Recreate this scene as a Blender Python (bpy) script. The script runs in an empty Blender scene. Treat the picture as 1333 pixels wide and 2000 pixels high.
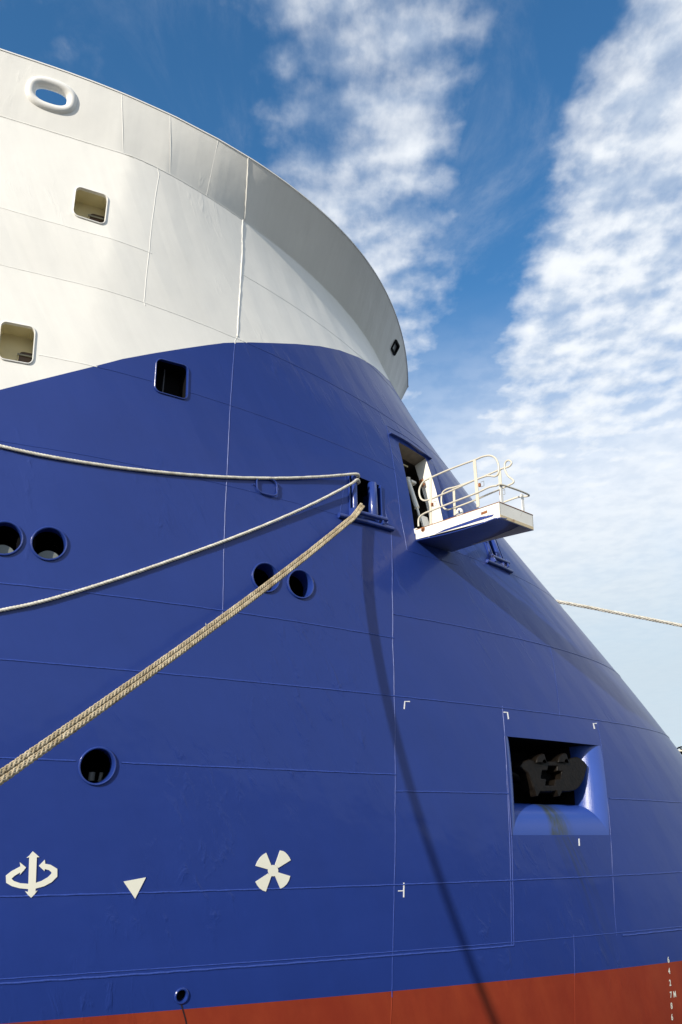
import bpy, bmesh, math, random
import numpy as np
from mathutils import Vector, Matrix
from mathutils.bvhtree import BVHTree
from mathutils.geometry import delaunay_2d_cdt

random.seed(7); rng = np.random.default_rng(7)
scene = bpy.context.scene
C = scene.collection
R = math.radians

# ------------------------------------------------------------ camera
PITCH, ROLL, FPX = 0.37430822, 0.00355742, 1603.93
_cr, _sr = math.cos(ROLL), math.sin(ROLL)
_cp, _sp = math.cos(PITCH), math.sin(PITCH)
_fwd = Vector((0, _cp, _sp)); _up0 = Vector((0, -_sp, _cp)); _rt0 = Vector((1, 0, 0))
_rt = _rt0 * _cr + _up0 * _sr; _up = -_rt0 * _sr + _up0 * _cr
cam_d = bpy.data.cameras.new('camera'); cam = bpy.data.objects.new('camera', cam_d); C.objects.link(cam)
cam_d.sensor_fit = 'VERTICAL'; cam_d.sensor_height = 36; cam_d.lens = FPX / 2000 * 36
cam_d.clip_start = 0.1; cam_d.clip_end = 6000
M = Matrix((_rt, _up, -_fwd)).transposed().to_4x4(); cam.matrix_world = M
scene.camera = cam

# ------------------------------------------------------------ world, sun, exposure
SUN_EL, SUN_AZ = R(21.0), R(-146.0)           # azimuth from +Y towards +X
SUN = Vector((math.sin(SUN_AZ) * math.cos(SUN_EL), math.cos(SUN_AZ) * math.cos(SUN_EL), math.sin(SUN_EL)))
sd = bpy.data.lights.new('sun', 'SUN'); sd.energy = 3.9; sd.angle = R(0.6); sd.color = (1.0, 0.92, 0.80)
so = bpy.data.objects.new('sun', sd); C.objects.link(so)
so.rotation_euler = (-SUN).to_track_quat('-Z', 'Y').to_euler(); so.location = (-20, -20, 30)
scene.view_settings.view_transform = 'Standard'; scene.view_settings.look = 'None'
scene.view_settings.gamma = 1; scene.view_settings.use_curve_mapping = False
scene.view_settings.exposure = 0.50
SKY_STRENGTH = 0.135

world = bpy.data.worlds.new('World'); scene.world = world; world.use_nodes = True
def build_world():
    nt = world.node_tree; nt.nodes.clear(); N = nt.nodes; L = nt.links
    def nd(t, **k):
        n = N.new(t)
        for a, b in k.items(): setattr(n, a, b)
        return n
    def mth(op, a, b=None, c=None, clamp=False):
        n = nd('ShaderNodeMath', operation=op); n.use_clamp = clamp
        for i, v in enumerate((a, b, c)):
            if v is None: continue
            if isinstance(v, (int, float)): n.inputs[i].default_value = v
            else: L.new(v, n.inputs[i])
        return n.outputs[0]
    out = nd('ShaderNodeOutputWorld'); bg = nd('ShaderNodeBackground'); bg.inputs[1].default_value = SKY_STRENGTH
    L.new(bg.outputs[0], out.inputs[0])
    sky = nd('ShaderNodeTexSky', sky_type='NISHITA'); sky.sun_disc = False
    sky.sun_elevation = SUN_EL; sky.sun_rotation = SUN_AZ % (2 * math.pi)
    sky.altitude = 0; sky.air_density = 1.0; sky.dust_density = 0.6; sky.ozone_density = 1.6
    hs = nd('ShaderNodeHueSaturation'); hs.inputs['Saturation'].default_value = 1.32; hs.inputs['Value'].default_value = 1.0
    L.new(sky.outputs[0], hs.inputs['Color'])
    tc = nd('ShaderNodeTexCoord'); sep = nd('ShaderNodeSeparateXYZ'); L.new(tc.outputs['Generated'], sep.inputs[0])
    z = mth('MAXIMUM', sep.outputs[2], 0.03)
    px = mth('DIVIDE', sep.outputs[0], z); py = mth('DIVIDE', sep.outputs[1], z)
    comb = nd('ShaderNodeCombineXYZ'); L.new(px, comb.inputs[0]); L.new(py, comb.inputs[1])
    def noise(scale, detail=6, rough=.55, sx=1, sy=1, off=(0, 0, 0), vec=None, dist=0):
        mp = nd('ShaderNodeMapping'); mp.inputs['Scale'].default_value = (sx, sy, 1); mp.inputs['Location'].default_value = off
        L.new(vec if vec is not None else comb.outputs[0], mp.inputs[0])
        n = nd('ShaderNodeTexNoise'); n.inputs['Scale'].default_value = scale; n.inputs['Detail'].default_value = detail
        n.inputs['Roughness'].default_value = rough; n.inputs['Distortion'].default_value = dist
        L.new(mp.outputs[0], n.inputs['Vector']); return n.outputs['Fac']
    def smooth(v, a, b):
        n = nd('ShaderNodeMapRange', interpolation_type='SMOOTHSTEP'); L.new(v, n.inputs[0])
        n.inputs[1].default_value = a; n.inputs[2].default_value = b; return n.outputs[0]
    # warp the band coordinate
    w1 = noise(3.2, 3, .5, off=(3, 1, 0)); w2 = noise(11, 4, .55, off=(7, 2, 0))
    bx = mth('ADD', px, mth('MULTIPLY', mth('SUBTRACT', w1, .5), .10))
    bx = mth('ADD', bx, mth('MULTIPLY', mth('SUBTRACT', w2, .5), .09))
    ramp = nd('ShaderNodeValToRGB'); mr = nd('ShaderNodeMapRange'); L.new(bx, mr.inputs[0])
    mr.inputs[1].default_value = -1.5; mr.inputs[2].default_value = 1.5; L.new(mr.outputs[0], ramp.inputs[0])
    pts = [(-1.5, .2), (-1.2, .75), (-.95, .7), (-.8, .1), (-.6, .12), (-.45, .2), (-.3, .14), (-.14, .16), (-.07, .56), (.02, .74), (.13, .72), (.20, .32), (.24, .05), (.315, .06), (.36, .55), (.41, .93), (.6, .95), (.95, .9), (1.1, .4), (1.3, .3), (1.5, .7)]
    cr = ramp.color_ramp
    for i, (x, v) in enumerate(pts):
        e = cr.elements[i] if i < 2 else cr.elements.new(.5)
    es = list(cr.elements)
    for i, (x, v) in enumerate(pts):
        pass
    while len(cr.elements) > 1: cr.elements.remove(cr.elements[-1])
    cr.elements[0].position = 0; cr.elements[0].color = (pts[0][1],) * 3 + (1,)
    for x, v in pts[1:]:
        e = cr.elements.new((x + 1.5) / 3.0); e.color = (v, v, v, 1)
    band = ramp.outputs[0]
    n_big = noise(7.5, 7, .58, 1, .6, off=(1.3, 4.1, 0)); n_fin = noise(27, 8, .58, 1, .62, off=(9, 3, 0), dist=.1)
    n_rip = noise(17, 5, .5, .85, .80, off=(2, 8, 0), dist=.1)
    n_gap = noise(2.6, 4, .5, off=(5, 5, 0))
    wv = nd('ShaderNodeTexWave', wave_type='BANDS', bands_direction='Y'); wm = nd('ShaderNodeMapping'); wm.inputs['Rotation'].default_value = (0, 0, R(16)); L.new(comb.outputs[0], wm.inputs[0]); L.new(wm.outputs[0], wv.inputs[0])
    wv.inputs['Scale'].default_value = 3.4; wv.inputs['Distortion'].default_value = 5.5; wv.inputs['Detail'].default_value = 3; wv.inputs['Detail Scale'].default_value = 2.2; wv.inputs['Detail Roughness'].default_value = .55
    wvo = mth('ADD', .5, mth('MULTIPLY', mth('SUBTRACT', wv.outputs['Fac'], .5), .30))
    tex = mth('ADD', mth('MULTIPLY', n_big, .50), mth('ADD', mth('MULTIPLY', n_fin, .16), mth('ADD', mth('MULTIPLY', n_rip, .12), mth('MULTIPLY', wvo, .22))))
    # coverage threshold
    dens = smooth(mth('ADD', mth('MULTIPLY', band, .66), mth('MULTIPLY', mth('SUBTRACT', tex, .5), 1.5)), .14, .80)
    thin = mth('MULTIPLY', smooth(noise(4.5, 8, .68, 1, .5, off=(0, 2, 0), dist=.5), .45, .85), .22)
    dens = mth('MAXIMUM', dens, mth('MULTIPLY', thin, 1.0))
    # towards the horizon the layers close up into a veil
    low = smooth(sep.outputs[2], .60, .38)
    veil = mth('MULTIPLY', low, mth('ADD', .66, mth('MULTIPLY', noise(1.6, 6, .6, 1, .5, dist=.3), .60)), clamp=True)
    side = smooth(px, .06, .55)
    veil2 = mth('MULTIPLY', veil, mth('ADD', .55, mth('MULTIPLY', side, .45)))
    dens = mth('MAXIMUM', dens, veil2)
    # cloud brightness: thick parts a little grey, lit from the left/behind
    lum = mth('ADD', .74, mth('MULTIPLY', smooth(mth('ADD', mth('MULTIPLY', n_big, .45), mth('MULTIPLY', n_rip, .55)), .36, .62), .34))
    lum = mth('ADD', mth('MULTIPLY', lum, mth('SUBTRACT', 1.0, mth('MULTIPLY', low, .75))), mth('MULTIPLY', low, .72))
    mixl = nd('ShaderNodeMix', data_type='RGBA'); L.new(smooth(lum, .74, 1.08), mixl.inputs[0])
    K = CLOUD = 1.0 / SKY_STRENGTH
    mixl.inputs[6].default_value = (.45 * K, .515 * K, .61 * K, 1); mixl.inputs[7].default_value = (.70 * K, .725 * K, .75 * K, 1)
    mix = nd('ShaderNodeMix', data_type='RGBA'); L.new(mth('MULTIPLY', dens, .97), mix.inputs[0])
    L.new(hs.outputs[0], mix.inputs[6]); L.new(mixl.outputs[2], mix.inputs[7])
    hz = nd('ShaderNodeMix', data_type='RGBA'); L.new(mth('MULTIPLY', smooth(sep.outputs[2], .40, .16), .85), hz.inputs[0]); L.new(mix.outputs[2], hz.inputs[6]); hz.inputs[7].default_value = (.42 * K, .51 * K, .58 * K, 1)
    L.new(hz.outputs[2], bg.inputs[0])
build_world()

# ------------------------------------------------------------ tagging and mesh helpers
def tag(o, label=None, cat=None, group=None, kind=None):
    for k, v in (('label', label), ('category', cat), ('group', group), ('kind', kind)):
        if v: o[k] = v
    return o
def empty(name, loc=(0, 0, 0)):
    o = bpy.data.objects.new(name, None); C.objects.link(o); o.location = loc; o.empty_display_size = .3; return o
def part(name, V, F, mat, parent=None, smooth=True, ang=40):
    me = bpy.data.meshes.new(name); me.from_pydata([tuple(map(float, v)) for v in V], [], [tuple(int(i) for i in f) for f in F]); me.update()
    o = bpy.data.objects.new(name, me); C.objects.link(o); me.materials.append(mat)
    if smooth:
        me.polygons.foreach_set('use_smooth', [True] * len(me.polygons))
        try: me.set_sharp_from_angle(angle=R(ang))
        except Exception: pass
    if parent is not None: o.parent = parent; o.matrix_parent_inverse = Matrix.Translation(-Vector(parent.location)) if parent.type == 'EMPTY' else Matrix.Identity(4)
    return o
class MB:
    """collects shapes that form ONE part"""
    def __init__(s): s.V = []; s.F = []
    def add(s, V, F):
        b = len(s.V); s.V += [tuple(v) for v in V]; s.F += [tuple(i + b for i in f) for f in F]; return s
    def box(s, o, a, b, c):
        """corner-centred box: centre o, half vectors a,b,c"""
        o, a, b, c = map(Vector, (o, a, b, c)); V = []
        for i in (-1, 1):
            for j in (-1, 1):
                for k in (-1, 1): V.append(o + a * i + b * j + c * k)
        F = [(0, 1, 3, 2), (4, 6, 7, 5), (0, 4, 5, 1), (2, 3, 7, 6), (0, 2, 6, 4), (1, 5, 7, 3)]
        if a.cross(b).dot(c) < 0: F = [f[::-1] for f in F]
        return s.add(V, F)
    def tube(s, P, r, n=10, closed=False, cap=True, ref=None):
        P = [Vector(p) for p in P]; m = len(P); V = []; rr = r if hasattr(r, '__len__') else [r] * m
        T = []
        for i in range(m):
            if closed: t = P[(i + 1) % m] - P[i - 1]
            else: t = P[min(i + 1, m - 1)] - P[max(i - 1, 0)]
            T.append(t.normalized())
        a = Vector(ref) if ref is not None else (Vector((0, 0, 1)) if abs(T[0].z) < .9 else Vector((1, 0, 0)))
        u = (a - T[0] * a.dot(T[0])).normalized()
        for i in range(m):
            u = (u - T[i] * u.dot(T[i])).normalized(); v = T[i].cross(u)
            for k in range(n):
                th = 2 * math.pi * k / n; V.append(P[i] + (u * math.cos(th) + v * math.sin(th)) * rr[i])
        F = []
        for i in range(m if closed else m - 1):
            j = (i + 1) % m
            for k in range(n):
                l = (k + 1) % n; F.append((i * n + k, i * n + l, j * n + l, j * n + k))
        if cap and not closed:
            F.append(tuple(range(n))[::-1]); F.append(tuple((m - 1) * n + k for k in range(n)))
        return s.add(V, F)
    def build(s, name, mat, parent=None, smooth=True, ang=40): return part(name, s.V, s.F, mat, parent, smooth, ang)

# ------------------------------------------------------------ materials
def new_mat(name):
    m = bpy.data.materials.new(name); m.use_nodes = True; return m, m.node_tree, m.node_tree.nodes['Principled BSDF']
def paint(name, col, rough=.4, spec=.5, coat=0, coat_rough=.1, var=.06, metallic=0, bump=None, rust=0, rustcol=(.28, .10, .03), scale=1.5, sparkle=0):
    m, nt, b = new_mat(name); N, L = nt.nodes, nt.links
    b.inputs['Roughness'].default_value = rough; b.inputs['Specular IOR Level'].default_value = spec
    b.inputs['Coat Weight'].default_value = coat; b.inputs['Coat Roughness'].default_value = coat_rough; b.inputs['Metallic'].default_value = metallic
    tc = N.new('ShaderNodeTexCoord')
    n = N.new('ShaderNodeTexNoise'); n.inputs['Scale'].default_value = scale; n.inputs['Detail'].default_value = 6; L.new(tc.outputs['Object'], n.inputs['Vector'])
    mr = N.new('ShaderNodeMapRange'); mr.inputs[1].default_value = .3; mr.inputs[2].default_value = .7; mr.inputs[3].default_value = 1 - var; mr.inputs[4].default_value = 1 + var
    L.new(n.outputs['Fac'], mr.inputs[0])
    mx = N.new('ShaderNodeVectorMath'); mx.operation = 'SCALE'; mx.inputs[0].default_value = col; L.new(mr.outputs[0], mx.inputs['Scale'])
    last = mx.outputs[0]
    if rust:
        n2 = N.new('ShaderNodeTexNoise'); n2.inputs['Scale'].default_value = 5; n2.inputs['Detail'].default_value = 9; n2.inputs['Roughness'].default_value = .7; L.new(tc.outputs['Object'], n2.inputs['Vector'])
        r2 = N.new('ShaderNodeMapRange'); r2.inputs[1].default_value = 1 - rust; r2.inputs[2].default_value = 1 - rust + .12; L.new(n2.outputs['Fac'], r2.inputs[0])
        mm = N.new('ShaderNodeMix'); mm.data_type = 'RGBA'; L.new(r2.outputs[0], mm.inputs[0]); L.new(last, mm.inputs[6]); mm.inputs[7].default_value = (*rustcol, 1); last = mm.outputs[2]
    L.new(last, b.inputs['Base Color'])
    if bump:
        dist, sc = bump
        n3 = N.new('ShaderNodeTexNoise'); n3.inputs['Scale'].default_value = sc; n3.inputs['Detail'].default_value = 3; L.new(tc.outputs['Object'], n3.inputs['Vector'])
        bp = N.new('ShaderNodeBump'); bp.inputs['Distance'].default_value = dist; bp.inputs['Strength'].default_value = 1; L.new(n3.outputs['Fac'], bp.inputs['Height']); L.new(bp.outputs[0], b.inputs['Normal'])
    return m
def hull_mat(name, col, rough, coat, coat_rough, kind):
    """ship side paint: relief from the frames behind the plate, orange peel, brush marks, light wear; UV = (metres along, height)"""
    m, nt, b = new_mat(name); N, L = nt.nodes, nt.links
    def mth(op, a, c=None, clamp=False):
        n = N.new('ShaderNodeMath'); n.operation = op; n.use_clamp = clamp
        for i, v in enumerate((a, c)):
            if v is None: continue
            if isinstance(v, (int, float)): n.inputs[i].default_value = v
            else: L.new(v, n.inputs[i])
        return n.outputs[0]
    def rng_(v, a, b_, c=0., d=1., smooth=True):
        n = N.new('ShaderNodeMapRange'); n.interpolation_type = 'SMOOTHSTEP' if smooth else 'LINEAR'; L.new(v, n.inputs[0])
        for i, q in enumerate((a, b_, c, d)): n.inputs[i + 1].default_value = q
        return n.outputs[0]
    uv = N.new('ShaderNodeUVMap'); uv.uv_map = 'UVMap'; sep = N.new('ShaderNodeSeparateXYZ'); L.new(uv.outputs[0], sep.inputs[0])
    U, Z = sep.outputs[0], sep.outputs[1]
    def noise(sc, det, rough_, sx=1, sy=1, dist=0):
        mp = N.new('ShaderNodeMapping'); mp.inputs['Scale'].default_value = (sx, sy, 1); L.new(uv.outputs[0], mp.inputs[0])
        n = N.new('ShaderNodeTexNoise'); n.inputs['Scale'].default_value = sc; n.inputs['Detail'].default_value = det; n.inputs['Roughness'].default_value = rough_; n.inputs['Distortion'].default_value = dist
        L.new(mp.outputs[0], n.inputs['Vector']); return n.outputs['Fac']
    wob = mth('MULTIPLY', mth('SUBTRACT', noise(.6, 2, .5), .5), .12)
    fr = mth('PINGPONG', mth('ADD', U, wob), .41)                       # frame spacing .82 m
    pil = rng_(fr, 0, .41, 0, 1, False)
    amp = rng_(noise(.45, 2, .5), .35, .65, .25, 1)
    h = mth('MULTIPLY', mth('MULTIPLY', pil, amp), .0062)
    st = mth('PINGPONG', Z, .62); h = mth('ADD', h, mth('MULTIPLY', rng_(st, 0, .62), .0010))
    h = mth('ADD', h, mth('MULTIPLY', noise(.9, 3, .5), .016))
    dent = mth('MULTIPLY', rng_(noise(3.2, 5, .6, 1.5, .7, .5), .50, .85), rng_(noise(.33, 2, .5), .50, .62))
    h = mth('ADD', h, mth('MULTIPLY', dent, .010 if kind != 'white' else .006))
    h = mth('ADD', h, mth('MULTIPLY', noise(55, 2, .5), .00022))
    bp = N.new('ShaderNodeBump'); bp.inputs['Distance'].default_value = 1; bp.inputs['Strength'].default_value = 1; L.new(h, bp.inputs['Height'])
    L.new(bp.outputs[0], b.inputs['Normal']); L.new(bp.outputs[0], b.inputs['Coat Normal'])
    v = mth('ADD', .90, mth('MULTIPLY', noise(.7, 7, .6), .20))
    v = mth('MULTIPLY', v, mth('ADD', .965, mth('MULTIPLY', noise(9, 4, .6, 1, .08), .07)))
    oi = N.new('ShaderNodeObjectInfo'); v = mth('MULTIPLY', v, mth('ADD', .97, mth('MULTIPLY', oi.outputs['Random'], .06)))
    sc = N.new('ShaderNodeVectorMath'); sc.operation = 'SCALE'; sc.inputs[0].default_value = col; L.new(v, sc.inputs['Scale']); last = sc.outputs[0]
    def mixc(fac, c):
        nonlocal last
        mm = N.new('ShaderNodeMix'); mm.data_type = 'RGBA'; L.new(fac, mm.inputs[0]); L.new(last, mm.inputs[6]); mm.inputs[7].default_value = (*c, 1); last = mm.outputs[2]
    if kind == 'blue':
        # green-grey run of dirty water under the anchor pocket, grime specks
        run = mth('MULTIPLY', rng_(U, STAIN_U[0], STAIN_U[0] + .12), rng_(U, STAIN_U[1], STAIN_U[1] - .25))
        run = mth('MULTIPLY', run, rng_(Z, .02, -.05)); run = mth('MULTIPLY', run, rng_(Z, -2.6, -.2, .15, 1))
        run = mth('MULTIPLY', run, rng_(noise(2.4, 6, .65, 3.2, .10), .38, .66))
        mixc(mth('MULTIPLY', run, .75), (.028, .038, .035))
        sm = mth('MULTIPLY', rng_(noise(2.2, 8, .75), .60, .75), rng_(U, STAIN_U[1] + .9, STAIN_U[1] + 2.0)); sm = mth('MULTIPLY', sm, rng_(Z, 1.6, .9)); sm = mth('MULTIPLY', sm, rng_(Z, -.6, .2))
        mixc(mth('MULTIPLY', sm, .5), (.03, .035, .05))
        ch = rng_(noise(30, 3, .6), .79, .80); mixc(mth('MULTIPLY', ch, .5), (.25, .28, .36))
    if kind == 'red':
        mixc(mth('MULTIPLY', rng_(noise(1.2, 7, .65, 1.1, .45), .30, .75), .55), (.32, .055, .018))
        mixc(mth('MULTIPLY', rng_(noise(2.0, 6, .65, 1.1, .5), .55, .85), .22), (.10, .016, .008))
    if kind == 'white':
        mixc(mth('MULTIPLY', rng_(noise(1.1, 8, .7, 1.5, .25), .55, .85), .22), (.52, .50, .44))
    L.new(last, b.inputs['Base Color']); b.inputs['Specular IOR Level'].default_value = .24
    rr = mth('ADD', rough - .04, mth('MULTIPLY', noise(1.6, 5, .6), .08)); L.new(rr, b.inputs['Roughness'])
    b.inputs['Coat Weight'].default_value = coat; b.inputs['Coat Roughness'].default_value = coat_rough
    return m

# ------------------------------------------------------------ hull form (lines of the ship)
AX = 1.1601775; CX, CY = -7.82736303, 21.675402
sA, cA = math.sin(AX), math.cos(AX)
FWD = Vector((sA, cA, 0)); PORT = Vector((cA, -sA, 0)); UPV = Vector((0, 0, 1))
ZT, ZTOP, ZBOT = 11.662, 12.9, -6.3
U_AFT = -34.0
def coef(z):
    q = z / 10
    B = 10 * (1.01966326 + .05582787 * q - .00932612 * q * q - .00189592 * q ** 3)
    us = 10 * (1.93682397 - .7296002 * q - .26384698 * q * q - .06015313 * q ** 3 + .15805105 * q ** 4)
    n = np.exp(.59593543 - .18340428 * q - .33080589 * q * q + .23381632 * q ** 3)
    m = np.exp(1.18795625 - .10265823 * q - .45562964 * q * q + .19926903 * q ** 3)
    u1 = -1.3910075 + .8716775 * q - .0102 * q * q
    return B, us, n, m, u1
def level_curve(B, us, n, m, u1, NA=900, K=4000):
    th = np.linspace(0, math.pi / 2, K); t = np.sin(th) ** (2 / n); w = np.cos(th) ** (2 / m); w[-1] = 0
    u = np.concatenate([np.linspace(U_AFT, u1, 300)[:-1], u1 + (us - u1) * t]); v = np.concatenate([np.full(299, B), B * w])
    s = np.concatenate([[0], np.cumsum(np.hypot(np.diff(u), np.diff(v)))])
    ss = np.linspace(0, s[-1], NA); return np.interp(ss, s, u), np.interp(ss, s, v), s[-1]
NA = 900
ZL = np.linspace(ZBOT, ZT, 160)
TU = np.zeros((160, NA)); TV = np.zeros((160, NA)); TL = np.zeros(160)
for i, z in enumerate(ZL): TU[i], TV[i], TL[i] = level_curve(*coef(z), NA=NA)
SC = 56.0                                     # domain x = fraction * SC, about metres
def uv2xyz(u, v, z): return np.stack([CX + u * sA + v * cA, CY + u * cA - v * sA, z], -1)
class Surf:
    def __init__(s, S, x0, x1, y0, y1, nx, ny):
        s.S = S; s.x0, s.x1, s.y0, s.y1 = x0, x1, y0, y1
        xs = np.linspace(x0, x1, nx); ys = np.linspace(y0, y1, ny); s.dx = xs[1] - xs[0]; s.dy = ys[1] - ys[0]; s.nx, s.ny = nx, ny
        XX, YY = np.meshgrid(xs, ys); P = S(XX.ravel(), YY.ravel()); s.P = P
        idx = np.arange(nx * ny).reshape(ny, nx); a, b, c, d = idx[:-1, :-1].ravel(), idx[:-1, 1:].ravel(), idx[1:, 1:].ravel(), idx[1:, :-1].ravel()
        T = np.concatenate([np.stack([a, b, c], 1), np.stack([a, c, d], 1)]); s.T = T; s.XY = np.stack([XX.ravel(), YY.ravel()], 1)
        s.bvh = BVHTree.FromPolygons([tuple(p) for p in P.tolist()], [tuple(t) for t in T.tolist()])
    def _xy(s, loc, fi):
        t = s.T[fi]; A, B, Cc = s.P[t[0]], s.P[t[1]], s.P[t[2]]; p = np.array(loc)
        v0, v1, v2 = B - A, Cc - A, p - A; d00, d01, d11, d20, d21 = v0 @ v0, v0 @ v1, v1 @ v1, v2 @ v0, v2 @ v1
        den = d00 * d11 - d01 * d01; v = (d11 * d20 - d01 * d21) / den; w = (d00 * d21 - d01 * d20) / den
        return s.XY[t[0]] * (1 - v - w) + s.XY[t[1]] * v + s.XY[t[2]] * w
    def hit(s, px, py):
        """where the sight line through a traced point of the photograph meets the ship's side"""
        d = _rt * ((px - 666.5) / FPX) + _up * (-(py - 1000) / FPX) + _fwd; d.normalize()
        loc, n, fi, dist = s.bvh.ray_cast(Vector((0, 0, 0)), d)
        if loc is None: raise ValueError('no hit %s %s' % (px, py))
        return s._xy(loc, fi)
    def near(s, p):
        loc, n, fi, dist = s.bvh.find_nearest(Vector(p)); return s._xy(loc, fi)
    def pos(s, xy): xy = np.atleast_2d(xy); return s.S(xy[:, 0], xy[:, 1])
    def nrm(s, xy):
        xy = np.atleast_2d(xy); e = .02
        x0 = np.clip(xy[:, 0] - e, s.x0, s.x1); x1 = np.clip(xy[:, 0] + e, s.x0, s.x1); y0 = np.clip(xy[:, 1] - e, s.y0, s.y1); y1 = np.clip(xy[:, 1] + e, s.y0, s.y1)
        a = s.S(x1, xy[:, 1]) - s.S(x0, xy[:, 1]); b = s.S(xy[:, 0], y1) - s.S(xy[:, 0], y0)
        n = np.cross(a, b); return n / np.maximum(np.linalg.norm(n, axis=1, keepdims=True), 1e-9)
    def P1(s, xy): return Vector(s.pos(xy)[0])
    def N1(s, xy): return Vector(s.nrm(xy)[0])
def hull_S(x, z):
    x = np.asarray(x, float); z = np.asarray(z, float); x, z = np.broadcast_arrays(x, z)
    sgn = np.where(x > SC, -1., 1.); xf = np.where(x > SC, 2 * SC - x, x) / SC * (NA - 1)
    xi = np.clip(xf.astype(int), 0, NA - 2); fx = xf - xi
    zf = (z - ZBOT) / (ZT - ZBOT) * 159; zi = np.clip(zf.astype(int), 0, 158); fz = zf - zi
    def bl(T): return (T[zi, xi] * (1 - fx) + T[zi, xi + 1] * fx) * (1 - fz) + (T[zi + 1, xi] * (1 - fx) + T[zi + 1, xi + 1] * fx) * fz
    return uv2xyz(bl(TU), bl(TV) * sgn, z)
hull = Surf(hull_S, 0, 2 * SC, ZBOT, ZT, 561, 150)
# bulwark: ruled between the deck edge and a flared top curve
TOPC = (10.9204, 10.626, 3.0703, 1.1022, -2.8656)
def ztop(u): f = np.clip((u + 2) / 6.5, 0, 1); return 12.9 - .32 * f * f * (3 - 2 * f)
bu, bv, bl_ = TU[-1], TV[-1], TL[-1]
tu, tv, tl = level_curve(*TOPC, NA=4000)
# the front of the bulwark is cut off square: a knuckle, then straight across the stem
_k = int(np.argmax(tv < 3.94)); _cu = np.concatenate([tu[:_k], np.linspace(9.02, 9.32, 400)]); _cv = np.concatenate([tv[:_k], np.linspace(3.94, 0, 400)])
_cs = np.concatenate([[0], np.cumsum(np.hypot(np.diff(_cu), np.diff(_cv)))]); KN_T = _cs[_k]; tl = _cs[-1]; _ss = np.linspace(0, tl, 4000); tu, tv = np.interp(_ss, _cs, _cu), np.interp(_ss, _cs, _cv)
_j = int(np.argmax(bv < 2.5)); KN_B = _j / (NA - 1) * bl_; KX = KN_B / bl_ * SC
def bul_S(x, w):
    x = np.asarray(x, float); w = np.asarray(w, float); x, w = np.broadcast_arrays(x, w)
    sgn = np.where(x > SC, -1., 1.); xx = np.where(x > SC, 2 * SC - x, x)
    def raw(xx):
        f = xx / SC; ub = np.interp(f, np.linspace(0, 1, NA), bu); vb = np.interp(f, np.linspace(0, 1, NA), bv)
        s = f * bl_; s0 = -1 - U_AFT; g = np.clip((s - s0) / (KN_B - s0), 0, 1); st = np.where(s < KN_B, s + (KN_T - KN_B) * g ** 1.6, KN_T + (s - KN_B) / (bl_ - KN_B) * (tl - KN_T)) / tl
        ut = np.interp(st, np.linspace(0, 1, 4000), tu); vt = np.interp(st, np.linspace(0, 1, 4000), tv); return ub, vb, ut, vt
    if FACETS is not None:
        F_ = FACETS; k = np.clip(np.searchsorted(F_, xx) - 1, 0, len(F_) - 2); ins = (xx > F_[0]) & (xx < F_[-1])
        a, b = F_[k], F_[k + 1]; t = np.clip((xx - a) / (b - a), 0, 1)
        A, B, D = raw(a), raw(b), raw(xx); ub, vb, ut, vt = [np.where(ins, p * (1 - t) + q * t, r) for p, q, r in zip(A, B, D)]
    else: ub, vb, ut, vt = raw(xx)
    return uv2xyz(ub * (1 - w) + ut * w, (vb * (1 - w) + vt * w) * sgn, ZT + (ztop(ut) - ZT) * w)
FACETS = None
bul = Surf(bul_S, 0, 2 * SC, 0, 1, 1121, 8)
FACETS = np.array([bul.hit(px, py)[0] for px, py in ((110, 255), (170, 258), (238, 250), (333, 290), (420, 330), (480, 370))])
bul = Surf(bul_S, 0, 2 * SC, 0, 1, 1121, 8)
H = hull.hit
def xyl(pts, surf=hull): return np.array([surf.hit(*p) for p in pts])
def densify(xy, step=.18):
    out = [xy[0]]
    for a, b in zip(xy[:-1], xy[1:]):
        n = max(1, int(math.ceil(np.hypot(*(b - a)) / step)))
        for k in range(1, n + 1): out.append(a + (b - a) * k / n)
    return np.array(out)
_a = H(1063, 1600); _b = H(1112, 1600); STAIN_U = (float(_a[0]), float(_b[0]))

BLUE = (.0150, .038, .205); WHITE = (.80, .785, .73); RED = (.225, .027, .011)
M_blue = hull_mat('hull_paint_blue', BLUE, .40, .28, .09, 'blue')
M_white = hull_mat('hull_paint_white', WHITE, .38, .10, .25, 'white')
M_red = hull_mat('antifouling_red', RED, .55, 0, .2, 'red')
M_bluep = paint('blue_fitting_paint', BLUE, .28, coat=.4, coat_rough=.08, bump=(.004, 16))
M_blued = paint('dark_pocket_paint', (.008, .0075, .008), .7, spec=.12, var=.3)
M_whitep = paint('white_fitting_paint', (.78, .76, .70), .38, rust=.33)
M_whitec = paint('white_clean_paint', (.80, .785, .74), .35, var=.03)
M_weldb_lit = paint('blue_weld_bead_lit', (.024, .055, .27), .36, spec=.5, coat=.15, coat_rough=.3, var=.2, scale=30)  # lighter than the hull blue: light caught by the bead put into its colour
M_cream = paint('cream_interior_paint', (.62, .56, .36), .5, var=.1, scale=3)
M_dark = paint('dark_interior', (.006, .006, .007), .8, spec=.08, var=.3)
M_rust = paint('rusty_steel', (.24, .09, .03), .8, var=.5, scale=18)
M_mark = paint('painted_mark_cream', (.74, .73, .62), .45, var=.04)
M_rail = paint('cream_rail_paint', (.60, .56, .46), .35, rust=.36)
M_anchor = paint('anchor_bitumen', (.006, .0042, .0028), .5, spec=.2, var=.5, scale=9, bump=(.006, 18), rust=.30, rustcol=(.022, .015, .009))
M_grey = paint('grey_deck_fitting', (.22, .23, .22), .6, var=.15)

# ------------------------------------------------------------ the ship
ship = empty('ship', tuple(uv2xyz(-10., 0., np.array(-4.2))))
tag(ship, 'large blue and white ship bow with red bottom paint, moored beside the quay', 'ship')

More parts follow.
